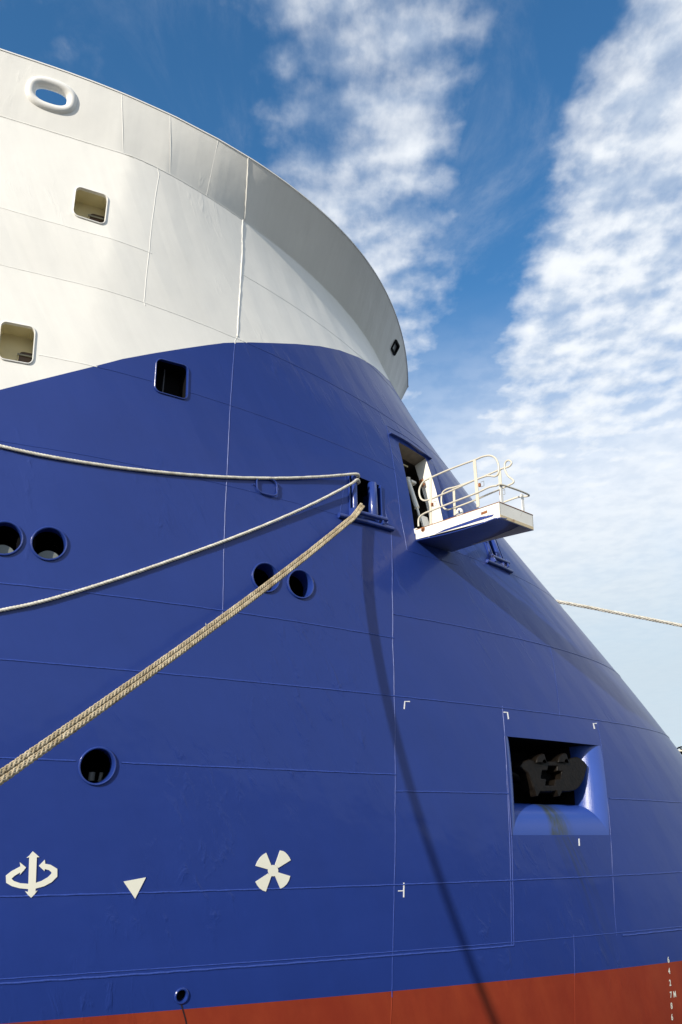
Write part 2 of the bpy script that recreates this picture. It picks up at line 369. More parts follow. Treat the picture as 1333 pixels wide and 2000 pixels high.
def build_panels(surf, seams, paints, holes, grid, matf, mats, parent, name, uvf, nudge=.0, min_area=0.0):
    V = []; E = []; tagE = []
    def addpoly(xy, t, closed=False):
        b = len(V); V.extend([tuple(map(float, p)) for p in xy]); n = len(xy)
        for i in range(n - 1): E.append((b + i, b + i + 1)); tagE.append(t)
        if closed: E.append((b + n - 1, b)); tagE.append(t)
    x0, x1, y0, y1 = surf.x0, surf.x1, surf.y0, surf.y1
    gx, gy = grid
    bx = [(x, y0) for x in gx] + [(x1, y) for y in gy[1:]] + [(x, y1) for x in gx[::-1][1:]] + [(x0, y) for y in gy[::-1][1:-1]]
    addpoly(bx, 'seam', True)
    for s in seams: addpoly(s, 'seam')
    for s in paints: addpoly(s, 'paint')
    for s in holes: addpoly(s, 'seam', True)
    for x in gx[1:-1]:
        for y in gy[1:-1]: V.append((float(x + rng.uniform(-.01, .01)), float(y + rng.uniform(-.01, .01))))
    ov, oe, of, _, oeo, _ = delaunay_2d_cdt([Vector(v) for v in V], E, [], 0, 1e-4)
    XY = np.array([tuple(v) for v in ov]); seam_e = set()
    for e, orig in zip(oe, oeo):
        if any(tagE[k] == 'seam' for k in orig if k < len(tagE)): seam_e.add((min(e), max(e)))
    emap = {}
    for fi, f in enumerate(of):
        for k in range(3):
            e = (min(f[k], f[(k + 1) % 3]), max(f[k], f[(k + 1) % 3])); emap.setdefault(e, []).append(fi)
    reg = [-1] * len(of); nr = 0
    nb = [[] for _ in of]
    for e, fs in emap.items():
        if len(fs) == 2 and e not in seam_e: nb[fs[0]].append(fs[1]); nb[fs[1]].append(fs[0])
    for i in range(len(of)):
        if reg[i] >= 0: continue
        reg[i] = nr; st = [i]
        while st:
            c = st.pop()
            for d in nb[c]:
                if reg[d] < 0: reg[d] = nr; st.append(d)
        nr += 1
    Fa = np.array(of); cen = XY[Fa].mean(1); reg = np.array(reg)
    def inside(poly, p):
        x, y = p; r = False; n = len(poly)
        for i in range(n):
            a, b = poly[i], poly[i - 1]
            if (a[1] > y) != (b[1] > y) and x < (b[0] - a[0]) * (y - a[1]) / (b[1] - a[1]) + a[0]: r = not r
        return r
    objs = []
    for r_ in range(nr):
        fs = np.where(reg == r_)[0]
        A = XY[Fa[fs]]; ar = .5 * np.abs((A[:, 1, 0] - A[:, 0, 0]) * (A[:, 2, 1] - A[:, 0, 1]) - (A[:, 2, 0] - A[:, 0, 0]) * (A[:, 1, 1] - A[:, 0, 1]))
        big = fs[ar.argmax()]
        if any(inside(h, cen[big]) for h in holes): continue
        if ar.sum() < 1e-4: continue
        # orient
        vid, inv = np.unique(Fa[fs], return_inverse=True); inv = inv.reshape(-1, 3)
        xy = XY[vid]; P = surf.pos(xy)
        cr = (A[:, 1, 0] - A[:, 0, 0]) * (A[:, 2, 1] - A[:, 0, 1]) - (A[:, 2, 0] - A[:, 0, 0]) * (A[:, 1, 1] - A[:, 0, 1])
        inv[cr < 0] = inv[cr < 0][:, ::-1]
        me = bpy.data.meshes.new(name); me.from_pydata(P.tolist(), [], inv.tolist())
        mi = [matf(c) for c in cen[fs]]; used = sorted(set(mi))
        for k in used: me.materials.append(mats[k])
        me.polygons.foreach_set('material_index', [used.index(k) for k in mi])
        me.polygons.foreach_set('use_smooth', [True] * len(fs))
        uvl = me.uv_layers.new(name='UVMap'); lc = xy[inv.ravel()]; uvl.data.foreach_set('uv', np.stack([lc[:, 0], uvf(lc[:, 1])], 1).ravel())
        fc = np.repeat(cen[fs], 3, axis=0); ln = surf.nrm(lc * (1 - nudge) + fc * nudge)
        me.normals_split_custom_set(ln.tolist())
        o = bpy.data.objects.new(name, me); C.objects.link(o); o.parent = parent; o.matrix_parent_inverse = Matrix.Translation(-Vector(parent.location)); objs.append(o)
    return objs
def weld(surf, xy, w, h, mat, parent=ship, step=.12, jit=.25, name='weld_seam'):
    xy = densify(np.array(xy), step); P = surf.pos(xy); Nn = surf.nrm(xy); V = []; F = []; n = len(P)
    jw = 1 + jit * (rng.random(n) - .5); jo = (rng.random(n) - .5) * w * .25
    for i in range(n):
        t = Vector(P[min(i + 1, n - 1)] - P[max(i - 1, 0)]).normalized(); nn = Vector(Nn[i]); s = nn.cross(t)
        c = Vector(P[i]) + s * jo[i]
        for a, b in ((-.5, -.3), (-.36, .62), (0, 1), (.36, .62), (.5, -.3)): V.append(c + s * (a * w * jw[i]) + nn * (b * h * jw[i]))
    for i in range(n - 1):
        for k in range(4): F.append((i * 5 + k, i * 5 + k + 1, i * 5 + 6 + k, i * 5 + 5 + k))
    # face outwards
    a, b, c = [Vector(V[q]) for q in F[1][:3]]
    if (b - a).cross(c - a).dot(Vector(Nn[0])) < 0: F = [f[::-1] for f in F]
    return part(name, V, F, mat, parent, True, 80)

# --- seams, from the traced lines, levelled along the ship
def zline(z, xa, xb, trace=None, step=.18):
    xs = np.linspace(xa, xb, max(2, int(abs(xb - xa) / step) + 1)); zz = np.full(len(xs), float(z))
    if trace is not None:
        T = xyl(trace); cf = np.polyfit(T[:, 0], T[:, 1], 2); f = np.polyval(cf, np.clip(xs, T[:, 0].min(), T[:, 0].max())); zz = f
    return np.stack([xs, zz], 1)
V1 = xyl([(311.5, 342), (303, 395), (292.6, 488), (282, 591)])
V2 = xyl([(477.5, 440), (474, 495), (469.6, 570), (464.5, 657), (460, 664.6), (457, 699), (449.5, 807), (444, 924), (440.5, 1000), (437.5, 1084), (432, 1191)])
V3 = xyl([(764.4, 1040), (766.7, 1150), (767.6, 1255), (770.6, 1360), (772, 1460), (772, 1580), (770.6, 1730), (769, 1800), (767, 1884), (764, 2000)])
V4 = xyl([(984, 1383), (987, 1437.6), (991, 1536), (995.6, 1629.6), (998, 1728), (999, 1800), (998, 1841)])
V5 = xyl([(1123, 1830.5), (1123, 1925), (1123.7, 2000)])
V6 = xyl([(1193.8, 1639.5), (1196.8, 1700), (1200.7, 1779), (1203, 1822)])
V7 = xyl([(1168.5, 1408), (1175.5, 1460), (1181, 1513.5), (1186.6, 1558), (1193.8, 1639.5)])
V8 = xyl([(1076, 1264), (1081.5, 1295), (1086, 1329), (1091, 1396)])
VD = xyl([(755, 831), (770.7, 914.5), (782, 1003), (796, 1075)])
VDb = xyl([(796, 1075), (840, 1088), (895, 1103.5)])
VDt = xyl([(755, 831), (791, 851.5), (829, 880), (845, 902)])
VDr = np.array([VDt[-1], VDb[-1]])
FPL = xyl([(663.6, 1007), (670, 967), (677, 920)]); FPT = xyl([(677, 920), (747, 950.6)]); FPR = xyl([(747, 950.6), (752.5, 995.6), (762, 1038)])
def xat(poly, z): o = np.argsort(poly[:, 1]); return float(np.interp(z, poly[o, 1], poly[o, 0]))
X0, XM = 0.0, 2 * SC
ext = lambda p, q: p
tA = [(0, 405), (63, 423), (120, 438.6), (195, 459.6), (255, 480.6), (298.6, 494.7)]
tB = [(0, 516), (68.4, 532.5), (129, 548), (180, 561), (240, 578.7), (282, 591), (371, 622), (436, 647.4), (520, 687), (616, 732), (712, 786.7), (771, 825.5), (823, 862)]
tC = [(69, 691.5), (120, 702), (249, 732), (298.6, 745), (400, 773.4), (449.5, 790), (520, 814.5), (628, 858), (715, 892.6), (769, 915)]
tD = [(0, 860.5), (150, 886.6), (279, 910.6), (400, 937.6), (502, 963), (580, 981.7), (655, 1004.5)]
tE = [(3, 1138), (126, 1153), (255, 1168.6), (400, 1187.5), (550, 1209), (670, 1228), (767, 1246)]
tF = [(769, 1198.6), (913, 1227), (1027, 1251.5), (1130, 1278), (1202, 1312)]
tG = [(0, 1288), (108, 1296.5), (279, 1310.6), (400, 1322.6), (580, 1341.5), (769, 1358.6), (913, 1373.6), (1033, 1389), (1168, 1407), (1235, 1417.7), (1303, 1437)]
tH = [(0, 1479.5), (120, 1485.5), (240, 1490), (400, 1497), (610, 1505), (770, 1513)]
tI = [(776, 1545.6), (872, 1547), (990, 1550)]; tI2 = [(1187, 1556), (1268, 1560.5), (1332, 1564.5)]
tJ = [(0, 1751), (225, 1745), (435, 1739.6), (700, 1731.7), (857, 1726), (1050, 1716), (1190, 1709.5), (1332, 1704)]
tK = [(0, 1911.6), (135, 1903.7), (300, 1892.5), (495, 1879), (700, 1866), (884, 1849.6), (999, 1839), (1123, 1830), (1202, 1822), (1332, 1810)]
tP = [(0, 1999), (135, 1989), (300, 1977), (492, 1960.5), (700, 1942), (831, 1931), (928, 1921), (1050, 1907), (1123, 1901), (1220, 1890.6), (1332, 1876.7)]
sA_ = zline(0, X0, V1[2, 0] + .02, tA)
sA2 = zline(10.285, xat(V2, 10.28), XM)
sB = zline(0, X0, XM, tB)
# join ends exactly onto the crossing seams
V1 = np.vstack([[V1[0, 0], ZT], V1, [V1[-1, 0], V1[-1, 1] - .05]])
V2 = np.vstack([[V2[0, 0], ZT], V2[1:]]); V2[-1, 1] -= .06
sC = zline(0, X0, xat(VD, 7.22) + .01, tC)
sD = zline(0, X0, xat(FPL, 5.63) + .02, tD)
sD2 = zline(5.60, VDr[1, 0], XM)
sE = zline(0, X0, xat(V3, 3.4) + .01, tE)
sF = zline(0, xat(V3, 3.87) - .01, XM, tF)
sG = zline(0, X0, XM, tG); sH = zline(0, X0, xat(V3, .97) + .01, tH)
sI = zline(0, xat(V3, .72) - .01, xat(V4, .72) + .02, tI); sI2 = zline(.715, xat(V7, .72) - .02, XM)
sJ = zline(0, X0, XM, tJ); sK = zline(0, X0, XM, tK); sP = zline(0, X0, XM, tP)
V3 = np.vstack([V3, [V3[-1, 0], ZBOT]]); V5 = np.vstack([V5, [V5[-1, 0], ZBOT]])
V5[0, 1] += .05; V4[0, 1] += .04; V4[-1, 1] -= .05; V6[-1, 1] -= .05; V7[0, 1] += .06; V8[0, 1] += .05; V8[-1, 1] -= .05
far_v = [np.array([[x, ZBOT], [x, ZT]]) for x in (6., 12., 18., 24., 66., 74., 82., 92., 102.)]
bowv = [np.array([[x, 1.0], [x, 2.4]]) for x in (53., 60.)] 
seams = [V1, V2, V3, V4, V5, V6, V7, V8, VD, VDb, VDt, VDr, FPL, FPT, FPR, sA_, sA2, sB, sC, sD, sD2, sE, sF, sG, sH, sI, sI2, sJ, sK]
# white / blue edge of the paint
wb = xyl([(0, 761.4), (75, 742.5), (150, 724), (184.5, 715.5), (240, 701), (300, 690), (360, 680.4), (400, 674.6), (439, 669.6), (490, 668.6), (535, 670), (580, 671.8), (625, 676), (664, 684), (700, 697.5), (730, 715), (747, 730)])
wb = np.vstack([[0, wb[0, 1] - 7.0], [wb[0, 0] - 8, wb[0, 1] - 2.6], wb, [wb[-1, 0] + .5, 10.62], [wb[-1, 0] + 1.4, 10.95], [wb[-1, 0] + 2.6, 11.35], [wb[-1, 0] + 3.6, ZT]])
cut = wb[-1, 0]
wb2 = wb[::-1].copy(); wb2[:, 0] = 2 * SC - wb2[:, 0]
def hull_matf(c):
    x, z = c
    if z < np.interp(x, sP[:, 0], sP[:, 1]): return 2
    xx = x if x <= SC else 2 * SC - x
    if xx < cut and z > np.interp(xx, wb[:, 0], wb[:, 1]): return 1
    return 0

# --- openings
def frame_at(xy, surf=hull):
    c = surf.P1(xy); n = surf.N1(xy); tx = UPV.cross(n).normalized(); ty = n.cross(tx).normalized(); return c, n, tx, ty
def quad_xy(q, s, t, surf=hull, cache={}):
    """bilinear point of a traced four-cornered opening: TL, TR, BR, BL"""
    key = tuple(q)
    if key not in cache: cache[key] = xyl(q, surf)
    TL_, TR_, BR_, BL_ = cache[key]
    return TL_ * (1 - s) * t + TR_ * s * t + BR_ * s * (1 - t) + BL_ * (1 - s) * (1 - t)
def rr(n=6, r=.16, inset=0., asp=1.0):
    """rounded unit square outline, corner radius r, counter-clockwise from lower left"""
    out = []
    for cx, cy, a0 in ((1 - r, r * asp, -90), (1 - r, 1 - r * asp, 0), (r, 1 - r * asp, 90), (r, r * asp, 180)):
        for k in range(n + 1):
            a = R(a0 + 90 * k / n); out.append((cx + (r - inset) * math.cos(a), cy + (r * asp - inset * asp) * math.sin(a)))
    return out
holes = []; later = []
def open_outline(xyl_): holes.append(np.array(xyl_)); return np.array(xyl_)
PORTS = [((9, 1051.5), 'mooring_pipe', 1), ((96.3, 1062), 'mooring_pipe', 1), ((519.3, 1128), 'mooring_pipe', 0), ((587, 1141), 'mooring_pipe', 0), ((190.7, 1496), 'mooring_pipe', 0)]
def circ_xy(xy, r, n=40):
    c, nn, tx, ty = frame_at(xy); return np.array([hull.near(c + tx * (r * math.cos(a)) + ty * (r * math.sin(a))) for a in np.linspace(0, 2 * math.pi, n, endpoint=False)])
for p, nm, f in PORTS: open_outline(circ_xy(H(*p), .262))
SMALL = (355, 1945); open_outline(circ_xy(H(*SMALL), .085, 20))
WINS = [('white', [(149.0, 363.5), (212.5, 383), (205.5, 440.5), (141.8, 420)]), ('white', [(1.5, 626.5), (70.5, 640), (64.5, 713), (-4, 700.5)]), ('blue', [(305.5, 699), (368.5, 715.5), (366.5, 782.5), (301.2, 764)])]
WXY = []
for kd, q in WINS:
    Q = xyl(q)
    cache_q = Q
    def bil(s, t, Q=Q): return Q[0] * (1 - s) * t + Q[1] * s * t + Q[2] * s * (1 - t) + Q[3] * (1 - s) * (1 - t)
    out = np.array([bil(s, t) for s, t in rr(6, .17)]); open_outline(out); WXY.append((kd, bil, out))
DOORQ = ((777.5, 862.5), (832, 895), (874, 1062), (810.5, 1040))
FAIR1 = ((682, 923.5), (744, 949.5), (747, 1016), (684, 1000)); FAIR2 = ((934, 1026), (962, 1040), (985.5, 1101), (957, 1090))
POCK = ((988, 1438), (1173, 1456.5), (1190, 1631), (1001, 1631))
def quad_outline(q, n=8, r=0):
    P = [(0, 0), (1, 0), (1, 1), (0, 1)] if not r else rr(3, r)
    O = []
    for a, b in zip(P, P[1:] + P[:1]):
        m = n if not r else max(1, int(n * math.hypot(a[0] - b[0], a[1] - b[1])))
        for k in range(m): O.append(quad_xy(q, a[0] + (b[0] - a[0]) * k / m, a[1] + (b[1] - a[1]) * k / m))
    return np.array(O)
for q, r in ((DOORQ, .06), (FAIR1, 0), (FAIR2, 0), (POCK, 0)): open_outline(quad_outline(q, 8, r))
gx = np.concatenate([np.arange(0, 29, 2.5), np.arange(30.5, 57, .22), np.arange(57.5, 72, .8), np.arange(74, 2 * SC - 1, 2.5), [2 * SC]])
gy = np.concatenate([np.arange(ZBOT, -3.2, .8), np.arange(-3.2, ZT - .1, .24), [ZT]])
plates = build_panels(hull, seams + far_v, [wb, wb2, sP], holes, (gx, gy), hull_matf, [M_blue, M_white, M_red], ship, 'hull_plate', lambda z: z, 0.0)
print('plates', len(plates))
# weld beads; in the paint's colour, low and upright blue ones lightened as if catching light
def split_weld(xy, w, h, step=.12):
    xy = densify(np.array(xy), step); ms = [hull_matf(p) for p in xy]; i = 0
    while i < len(xy) - 1:
        j = i
        while j < len(xy) - 1 and ms[j + 1] == ms[i]: j += 1
        seg = xy[i:min(j + 2, len(xy))]
        if len(seg) > 1: weld(hull, seg, w, h, [M_blue if (seg[:, 1].mean() > 4.5 and np.ptp(seg[:, 1]) < 1) else M_weldb_lit, M_white, M_red][ms[i]])
        i = j + 1
def in_view(xy): return xy[(xy[:, 0] > 29) & (xy[:, 0] < 62)]
def pip(poly, p):
    x, y = p; r = False
    for i in range(len(poly)):
        a, b = poly[i], poly[i - 1]
        if (a[1] > y) != (b[1] > y) and x < (b[0] - a[0]) * (y - a[1]) / (b[1] - a[1]) + a[0]: r = not r
    return r
def gaps(xy, step=.1):
    """drop the stretch of a seam that runs through an opening"""
    xy = densify(xy, step); out = []; cur = []
    for p in xy:
        if any(pip(h, p) for h in holes):
            if len(cur) > 1: out.append(np.array(cur))
            cur = []
        else: cur.append(p)
    if len(cur) > 1: out.append(np.array(cur))
    return out
for s in (sA_, sA2, sB, sC, sD, sD2, sE, sF, sG, sH, sI, sI2, sJ, V1, V3, V5, V6, V7, V8, VD, VDb, VDt, FPL, FPT, FPR):
    thin = any(s is q for q in (V6, V7, V8, FPL, FPR, FPT, V5))
    for g in gaps(in_view(s)): split_weld(g, .012 if thin else (.018 if g[:, 1].mean() > 4.5 or np.ptp(g[:, 1]) > 1 else .026), (.0035 if thin else (.005 if g[:, 1].mean() > 4.5 or np.ptp(g[:, 1]) > 1 else .011)))
Vw = np.vstack([V2[V2[:, 1] > 8.85], xyl([(464.5, 657)])]); weld(hull, Vw, .036, .014, M_white, jit=.5, step=.07)
for g in gaps(V2[V2[:, 1] < 8.9]): split_weld(g, .018, .005)
for g in gaps(in_view(sK)):
    split_weld(g, .018, .007); k = g.copy(); k[:, 1] -= .055; k = k[(k[:, 0] < xat(V4, -1.7)) | (k[:, 0] > xat(V6, -1.6))]
    a = k[k[:, 0] < xat(V4, -1.7)]; b = k[k[:, 0] > xat(V6, -1.6)]
    for q in (a, b):
        if len(q) > 1: split_weld(q, .034, .010)
for dx in (0, .05):
    k = V4.copy(); k = k[(k[:, 1] < .1)] if dx else k; k[:, 0] += dx; split_weld(k, .018, .005)
# drips below the small outlet
# ------------------------------------------------------------ bulwark
def plane_pt(px, py, P0, n):
    d = _rt * ((px - 666.5) / FPX) + _up * (-(py - 1000) / FPX) + _fwd; return d * (Vector(P0).dot(n) / d.dot(n))
def cross_line(px_top, px_bot):
    a = bul.hit(*px_top); b = bul.hit(*px_bot); m = (b - a) / (b[1] - a[1]); return np.array([a + m * (0 - a[1]), a + m * (1 - a[1])])
bsm = [cross_line((238.5, 195), (241.5, 295)), cross_line((333, 235), (333, 337)), cross_line((426, 278), (405, 378)), cross_line((485, 320), (479.5, 415))]
for b_ in bsm: b_[0, 1] = -.0; b_[1, 1] = 1.
bfar = [np.array([[x, 0], [x, 1.]]) for x in (KX, 2 * SC - KX, 8., 16., 24., 30., 45., 52., 60., 66., 76., 88., 100.)]
# the wide mooring chock through the bulwark
CH = bul.hit(101, 186); chc, chn, cht, chu = frame_at(CH, bul)
def stadium(a, b, n=48, p=2.5):
    return [(math.copysign(abs(math.cos(t)) ** (2 / p) * a, math.cos(t)), math.copysign(abs(math.sin(t)) ** (2 / p) * b, math.sin(t))) for t in np.linspace(0, 2 * math.pi, n, endpoint=False)]
CA, CB, CR = .36, .25, .095
hb = [np.array([bul.near(chc + cht * x + chu * y) for x, y in stadium(CA, CB)])]
BWQ = [(772.5, 664), (779, 677), (770.5, 693), (764.5, 680)]
BQ = xyl(BWQ, bul)
def bq(s, t): return BQ[0] * (1 - s) * t + BQ[1] * s * t + BQ[2] * s * (1 - t) + BQ[3] * (1 - s) * (1 - t)
bw_out = np.array([bq(s, t) for s, t in rr(3, .1)]); hb.append(bw_out)
build_panels(bul, bsm + bfar, [], hb, (gx, np.linspace(0, 1, 6)), lambda c: 0, [M_white], ship, 'bulwark_plate', lambda z: 11.66 + z * 1.3, .12)
for b_ in bsm[:3]: weld(bul, b_, .012, .003, M_white)
weld(bul, bsm[3], .032, .014, M_white, jit=.5, step=.07)
# deck-edge weld, cap rail
xs = np.arange(28, 62, .25)
weld(hull, np.stack([xs, np.full(len(xs), ZT - .004)], 1), .022, .008, M_white)
xs = np.sort(np.concatenate([np.arange(0, 30, 1.), np.arange(30, 62, .2), np.arange(62, 2 * SC + .1, 1.), [KX, 2 * SC - KX]]))
P = bul.pos(np.stack([xs, np.ones(len(xs))], 1)); N_ = bul.nrm(np.stack([xs, np.ones(len(xs))], 1)); mb = MB(); V = []; F = []
for p, n in zip(P, N_):
    n = Vector((n[0], n[1], 0)).normalized(); p = Vector(p)
    for a, b in ((.012, -.006), (.012, .02), (-.14, .02), (-.14, -.006)): V.append(p + n * a + UPV * b)
for i in range(len(P) - 1):
    for k in range(4): F.append((i * 4 + k, i * 4 + (k + 1) % 4, i * 4 + 4 + (k + 1) % 4, i * 4 + 4 + k))
part('cap_rail', V, F, M_whitec, ship, True, 30)
# inner skin of the bulwark and the deck behind it
xs2 = np.concatenate([np.arange(0, 30, 2.), np.arange(30, 80, .6), np.arange(80, 2 * SC + .1, 2.)])
Pd = hull.pos(np.stack([xs2, np.full(len(xs2), ZT)], 1)); cl = uv2xyz(np.clip((Pd[:, 0] - CX) * sA + (Pd[:, 1] - CY) * cA, None, 8.8), 0 * xs2, np.full(len(xs2), ZT))
V = [tuple(p - [0, 0, .03]) for p in Pd] + [tuple(p - [0, 0, .03]) for p in cl]; n = len(xs2); F = [(i, n + i, n + i + 1, i + 1) for i in range(n - 1)]
part('weather_deck', V, F, M_grey, ship, False)
# keel side closed off below water and aft
part('transom', [tuple(uv2xyz(U_AFT, a * 10.6, np.array(z))) for a in (-1, 1) for z in (ZBOT, ZT)], [(0, 1, 3, 2)], M_blue, ship, False)
# ring helper: follow an outline with a profile (offset across, height along the normal)
def ring(surf, outline, prof, name, mat, parent, inward=None, smooth=True, ang=40, axis=None):
    P = surf.pos(outline); Nn = surf.nrm(outline); c = Vector(P.mean(0)); n = len(P); V = []; m = len(prof)
    ax = Vector(axis) if axis is not None else Vector(Nn.mean(0)).normalized()
    for i in range(n):
        p = Vector(P[i]); t = (Vector(P[(i + 1) % n]) - Vector(P[i - 1])).normalized(); o = t.cross(ax).normalized()
        if o.dot(p - c) < 0: o = -o
        for a, b in prof: V.append(p + o * a + ax * b)
    F = []
    for i in range(n):
        j = (i + 1) % n
        for k in range(m - 1): F.append((i * m + k, j * m + k, j * m + k + 1, i * m + k + 1))
    o0 = V[1] if False else None
    ob = part(name, V, F, mat, parent, smooth, ang)
    return ob
def cap(surf, outline, depth, name, mat, parent, grow=0):
    P = surf.pos(outline); ax = Vector(surf.nrm(outline).mean(0)).normalized(); c = Vector(P.mean(0)); V = [Vector(p) + (Vector(p) - c) * grow - ax * depth for p in P]
    return part(name, V, [tuple(range(len(V)))], mat, parent, False)
# --- chock ring: bell mouthed tube standing through the plate
V = []; F = []; st = stadium(CA, CB, 64); nprof = 22
for i, (x, y) in enumerate(st):
    x2, y2 = st[(i + 1) % 64]; x0_, y0_ = st[i - 1]; t = Vector((x2 - x0_, y2 - y0_, 0)).normalized(); o = Vector((t.y, -t.x, 0))
    for k in range(nprof):
        a = 2 * math.pi * k / nprof; ca, sa = math.cos(a), math.sin(a)
        off = ca * CR * (1.0 if ca < 0 else 1.0); dep = sa * .12 - .06
        off -= .0
        V.append(chc + cht * (x + o.x * off) + chu * (y + o.y * off) + chn * dep)
for i in range(64):
    for k in range(nprof): F.append((i * nprof + k, i * nprof + (k + 1) % nprof, ((i + 1) % 64) * nprof + (k + 1) % nprof, ((i + 1) % 64) * nprof + k))
chock = part('mooring_chock', V, F, M_whitec, ship, True, 180)
# --- bulwark window
cap(bul, bw_out, .03, 'pane', paint('grey_pane', (.30, .31, .31), .3), ship); bwf = ring(bul, bw_out, [(.03, .0), (.03, .03), (.0, .035), (-.025, .03), (-.025, -.06)], 'bulwark_opening', M_dark, ship)

# ------------------------------------------------------------ openings in the ship's side
def lin(o, parent, name, mat): return o
for i, (p, nm, f) in enumerate(PORTS):
    xy = H(*p); o = circ_xy(xy, .262)
    pipe = ring(hull, o, [(.000, -.02), (.010, .018), (.004, .030), (-.006, .034), (-.018, .030), (-.024, .018), (-.026, -.30 if not f else -.16)], 'mooring_pipe', M_bluep, ship)
    pipe['label'] = ['round mooring pipe at the left edge of the ship side', 'round mooring pipe with a grey disc inside, right one of the left pair', 'round mooring pipe partly behind the thick rope', 'open round mooring pipe to the right of the rope', 'lowest round mooring pipe below the thick rope'][i]
    c, n, tx, ty = frame_at(xy)
    # dark space behind, closed
    b = MB(); b.tube([c - n * (.30 if not f else .16), c - n * .301 if not f else c - n * .161, c - n * 1.5], [.235, .45, .45], 28, cap=False); b.tube([c - n * 1.5, c - n * 1.51], [.4, .001], 28, cap=False)
    b.build('inner_casing', M_dark, pipe)
    if f: b = MB(); q = plane_pt(*((4, 1088), (94, 1099))[i], c - n * .17, n); b.tube([q, q - n * .02], [.19, .19], 36); b.build('inner_disc', paint('grey_disc', (.17, .19, .17), .6), pipe)
    if i == 4: b = MB(); q = c - n * .5 - ty * .20 + tx * .02; b.tube([q, q + ty * .12], .05, 12); b.tube([q + tx * .12 - ty * .05, q + tx * .14 + ty * .12], .03, 10); b.build('pipe_fitting', M_grey, pipe)
xy = H(*SMALL); o = circ_xy(xy, .085, 20)
sp = ring(hull, o, [(.022, -.004), (.020, .014), (.008, .024), (-.006, .022), (-.012, .008), (-.018, -.10)], 'drain_outlet', M_bluep, ship)
c, n, tx, ty = frame_at(xy); b = MB(); b.tube([c - n * .09, c - n * .4], .1, 16); b.build('inner_casing', M_dark, sp)
part('drain_streak', [c + n * .004 - ty * .09 + tx * -.012, c + n * .004 - ty * .09 + tx * .010] + [Vector(hull.S(np.array([xy[0] + dx]), np.array([z]))[0]) + n * .004 for z in np.arange(xy[1] - .3, xy[1] - 1.2, -.2) for dx in (-.014, .004)], [(2 * k, 2 * k + 1, 2 * k + 3, 2 * k + 2) for k in range(5)], paint('dark_drip', (.02, .012, .014), .5), sp, False)
# windows / side openings with raised frames
wl = ['upper square opening with a cream lined recess in the white plating', 'lower square opening with a cream lined recess at the left edge', 'square opening with a blue frame in the blue plating']
for i, (kd, bil, out) in enumerate(WXY):
    mt = M_whitec if kd == 'white' else M_bluep
    fr = ring(hull, out, [(.004, -.01), (.008, .018), (.0, .025), (-.010, .025), (-.014, .018), (-.014, -.05)], 'window_frame', mt, ship); fr['label'] = wl[i]
    P = hull.pos(out); c = Vector(P.mean(0)); n = Vector(hull.nrm(out).mean(0)).normalized(); tx = UPV.cross(n).normalized(); ty = n.cross(tx)
    w_, h_ = abs((Vector(P[0]) - c).dot(tx)) + .12, .42
    lm = M_cream if kd == 'white' else M_dark
    D = .36
    # recess: splayed sides, back plate with a low door opening
    V = []; ring_n = len(P)
    for p in P: p = Vector(p); V.append(p - n * .05 + (c - p) * .03)
    for p in P: p = Vector(p); d_ = p - c; V.append(c - n * (.05 + D) + tx * d_.dot(tx) * 1.02 + ty * d_.dot(ty) * 1.02)
    F = [(k, (k + 1) % ring_n, ring_n + (k + 1) % ring_n, ring_n + k) for k in range(ring_n)] + [tuple(range(ring_n, 2 * ring_n))]
    part('recess_lining', V, F, lm, fr, True, 50)
    if kd == 'white':
        q = plane_pt(*((193, 433), (57, 704))[i], c - n * (.035 + D), n); V = []; O = stadium(.17, .14, 28, 4.5)
        b = MB(); pts = [q + tx * x + ty * y for x, y in O]; b.tube(pts, .014, 8, closed=True); b.build('recess_trim', M_cream, fr)
        q2 = q + n * .012; part('recess_door', [q2 + tx * x + ty * y for x, y in O], [tuple(range(28))], paint('brown_interior', (.06, .035, .022), .5), fr, False)
        b = MB(); b.tube([q + n * .03 - tx * .19 + ty * .06, q + n * .03 + tx * .19 + ty * .06], .016, 8); b.build('recess_pipe', M_grey, fr)
    else:
        b = MB(); b.box(c - n * .3 - tx * .05, tx * .01, ty * .3, n * .05); b.box(c - n * .35 - ty * .16, tx * .25, ty * .012, n * .05); b.build('inner_frame', paint('dim_steel', (.03, .03, .04), .5), fr)

# --- oval hand ring and studs
def onh(px, py, off=0.): xy = H(px, py); return hull.P1(xy) + hull.N1(xy) * off
rq = [(499.5, 933), (539, 939), (540, 972), (501.5, 962)]
b = MB(); pts = []
for s, t in rr(5, .30):
    xy = quad_xy(tuple(rq), s, t); pts.append(hull.P1(xy) + hull.N1(xy) * .035)
b.tube(pts, .016, 8, closed=True)
ringo = b.build('hand_ring', M_bluep, ship)
b = MB()
for p in ((495, 947), (541.5, 947), (541.5, 957)): xy = H(*p); q = hull.P1(xy); n = hull.N1(xy); b.tube([q, q + n * .05], .012, 8)
b.build('stud', M_bluep, ringo)

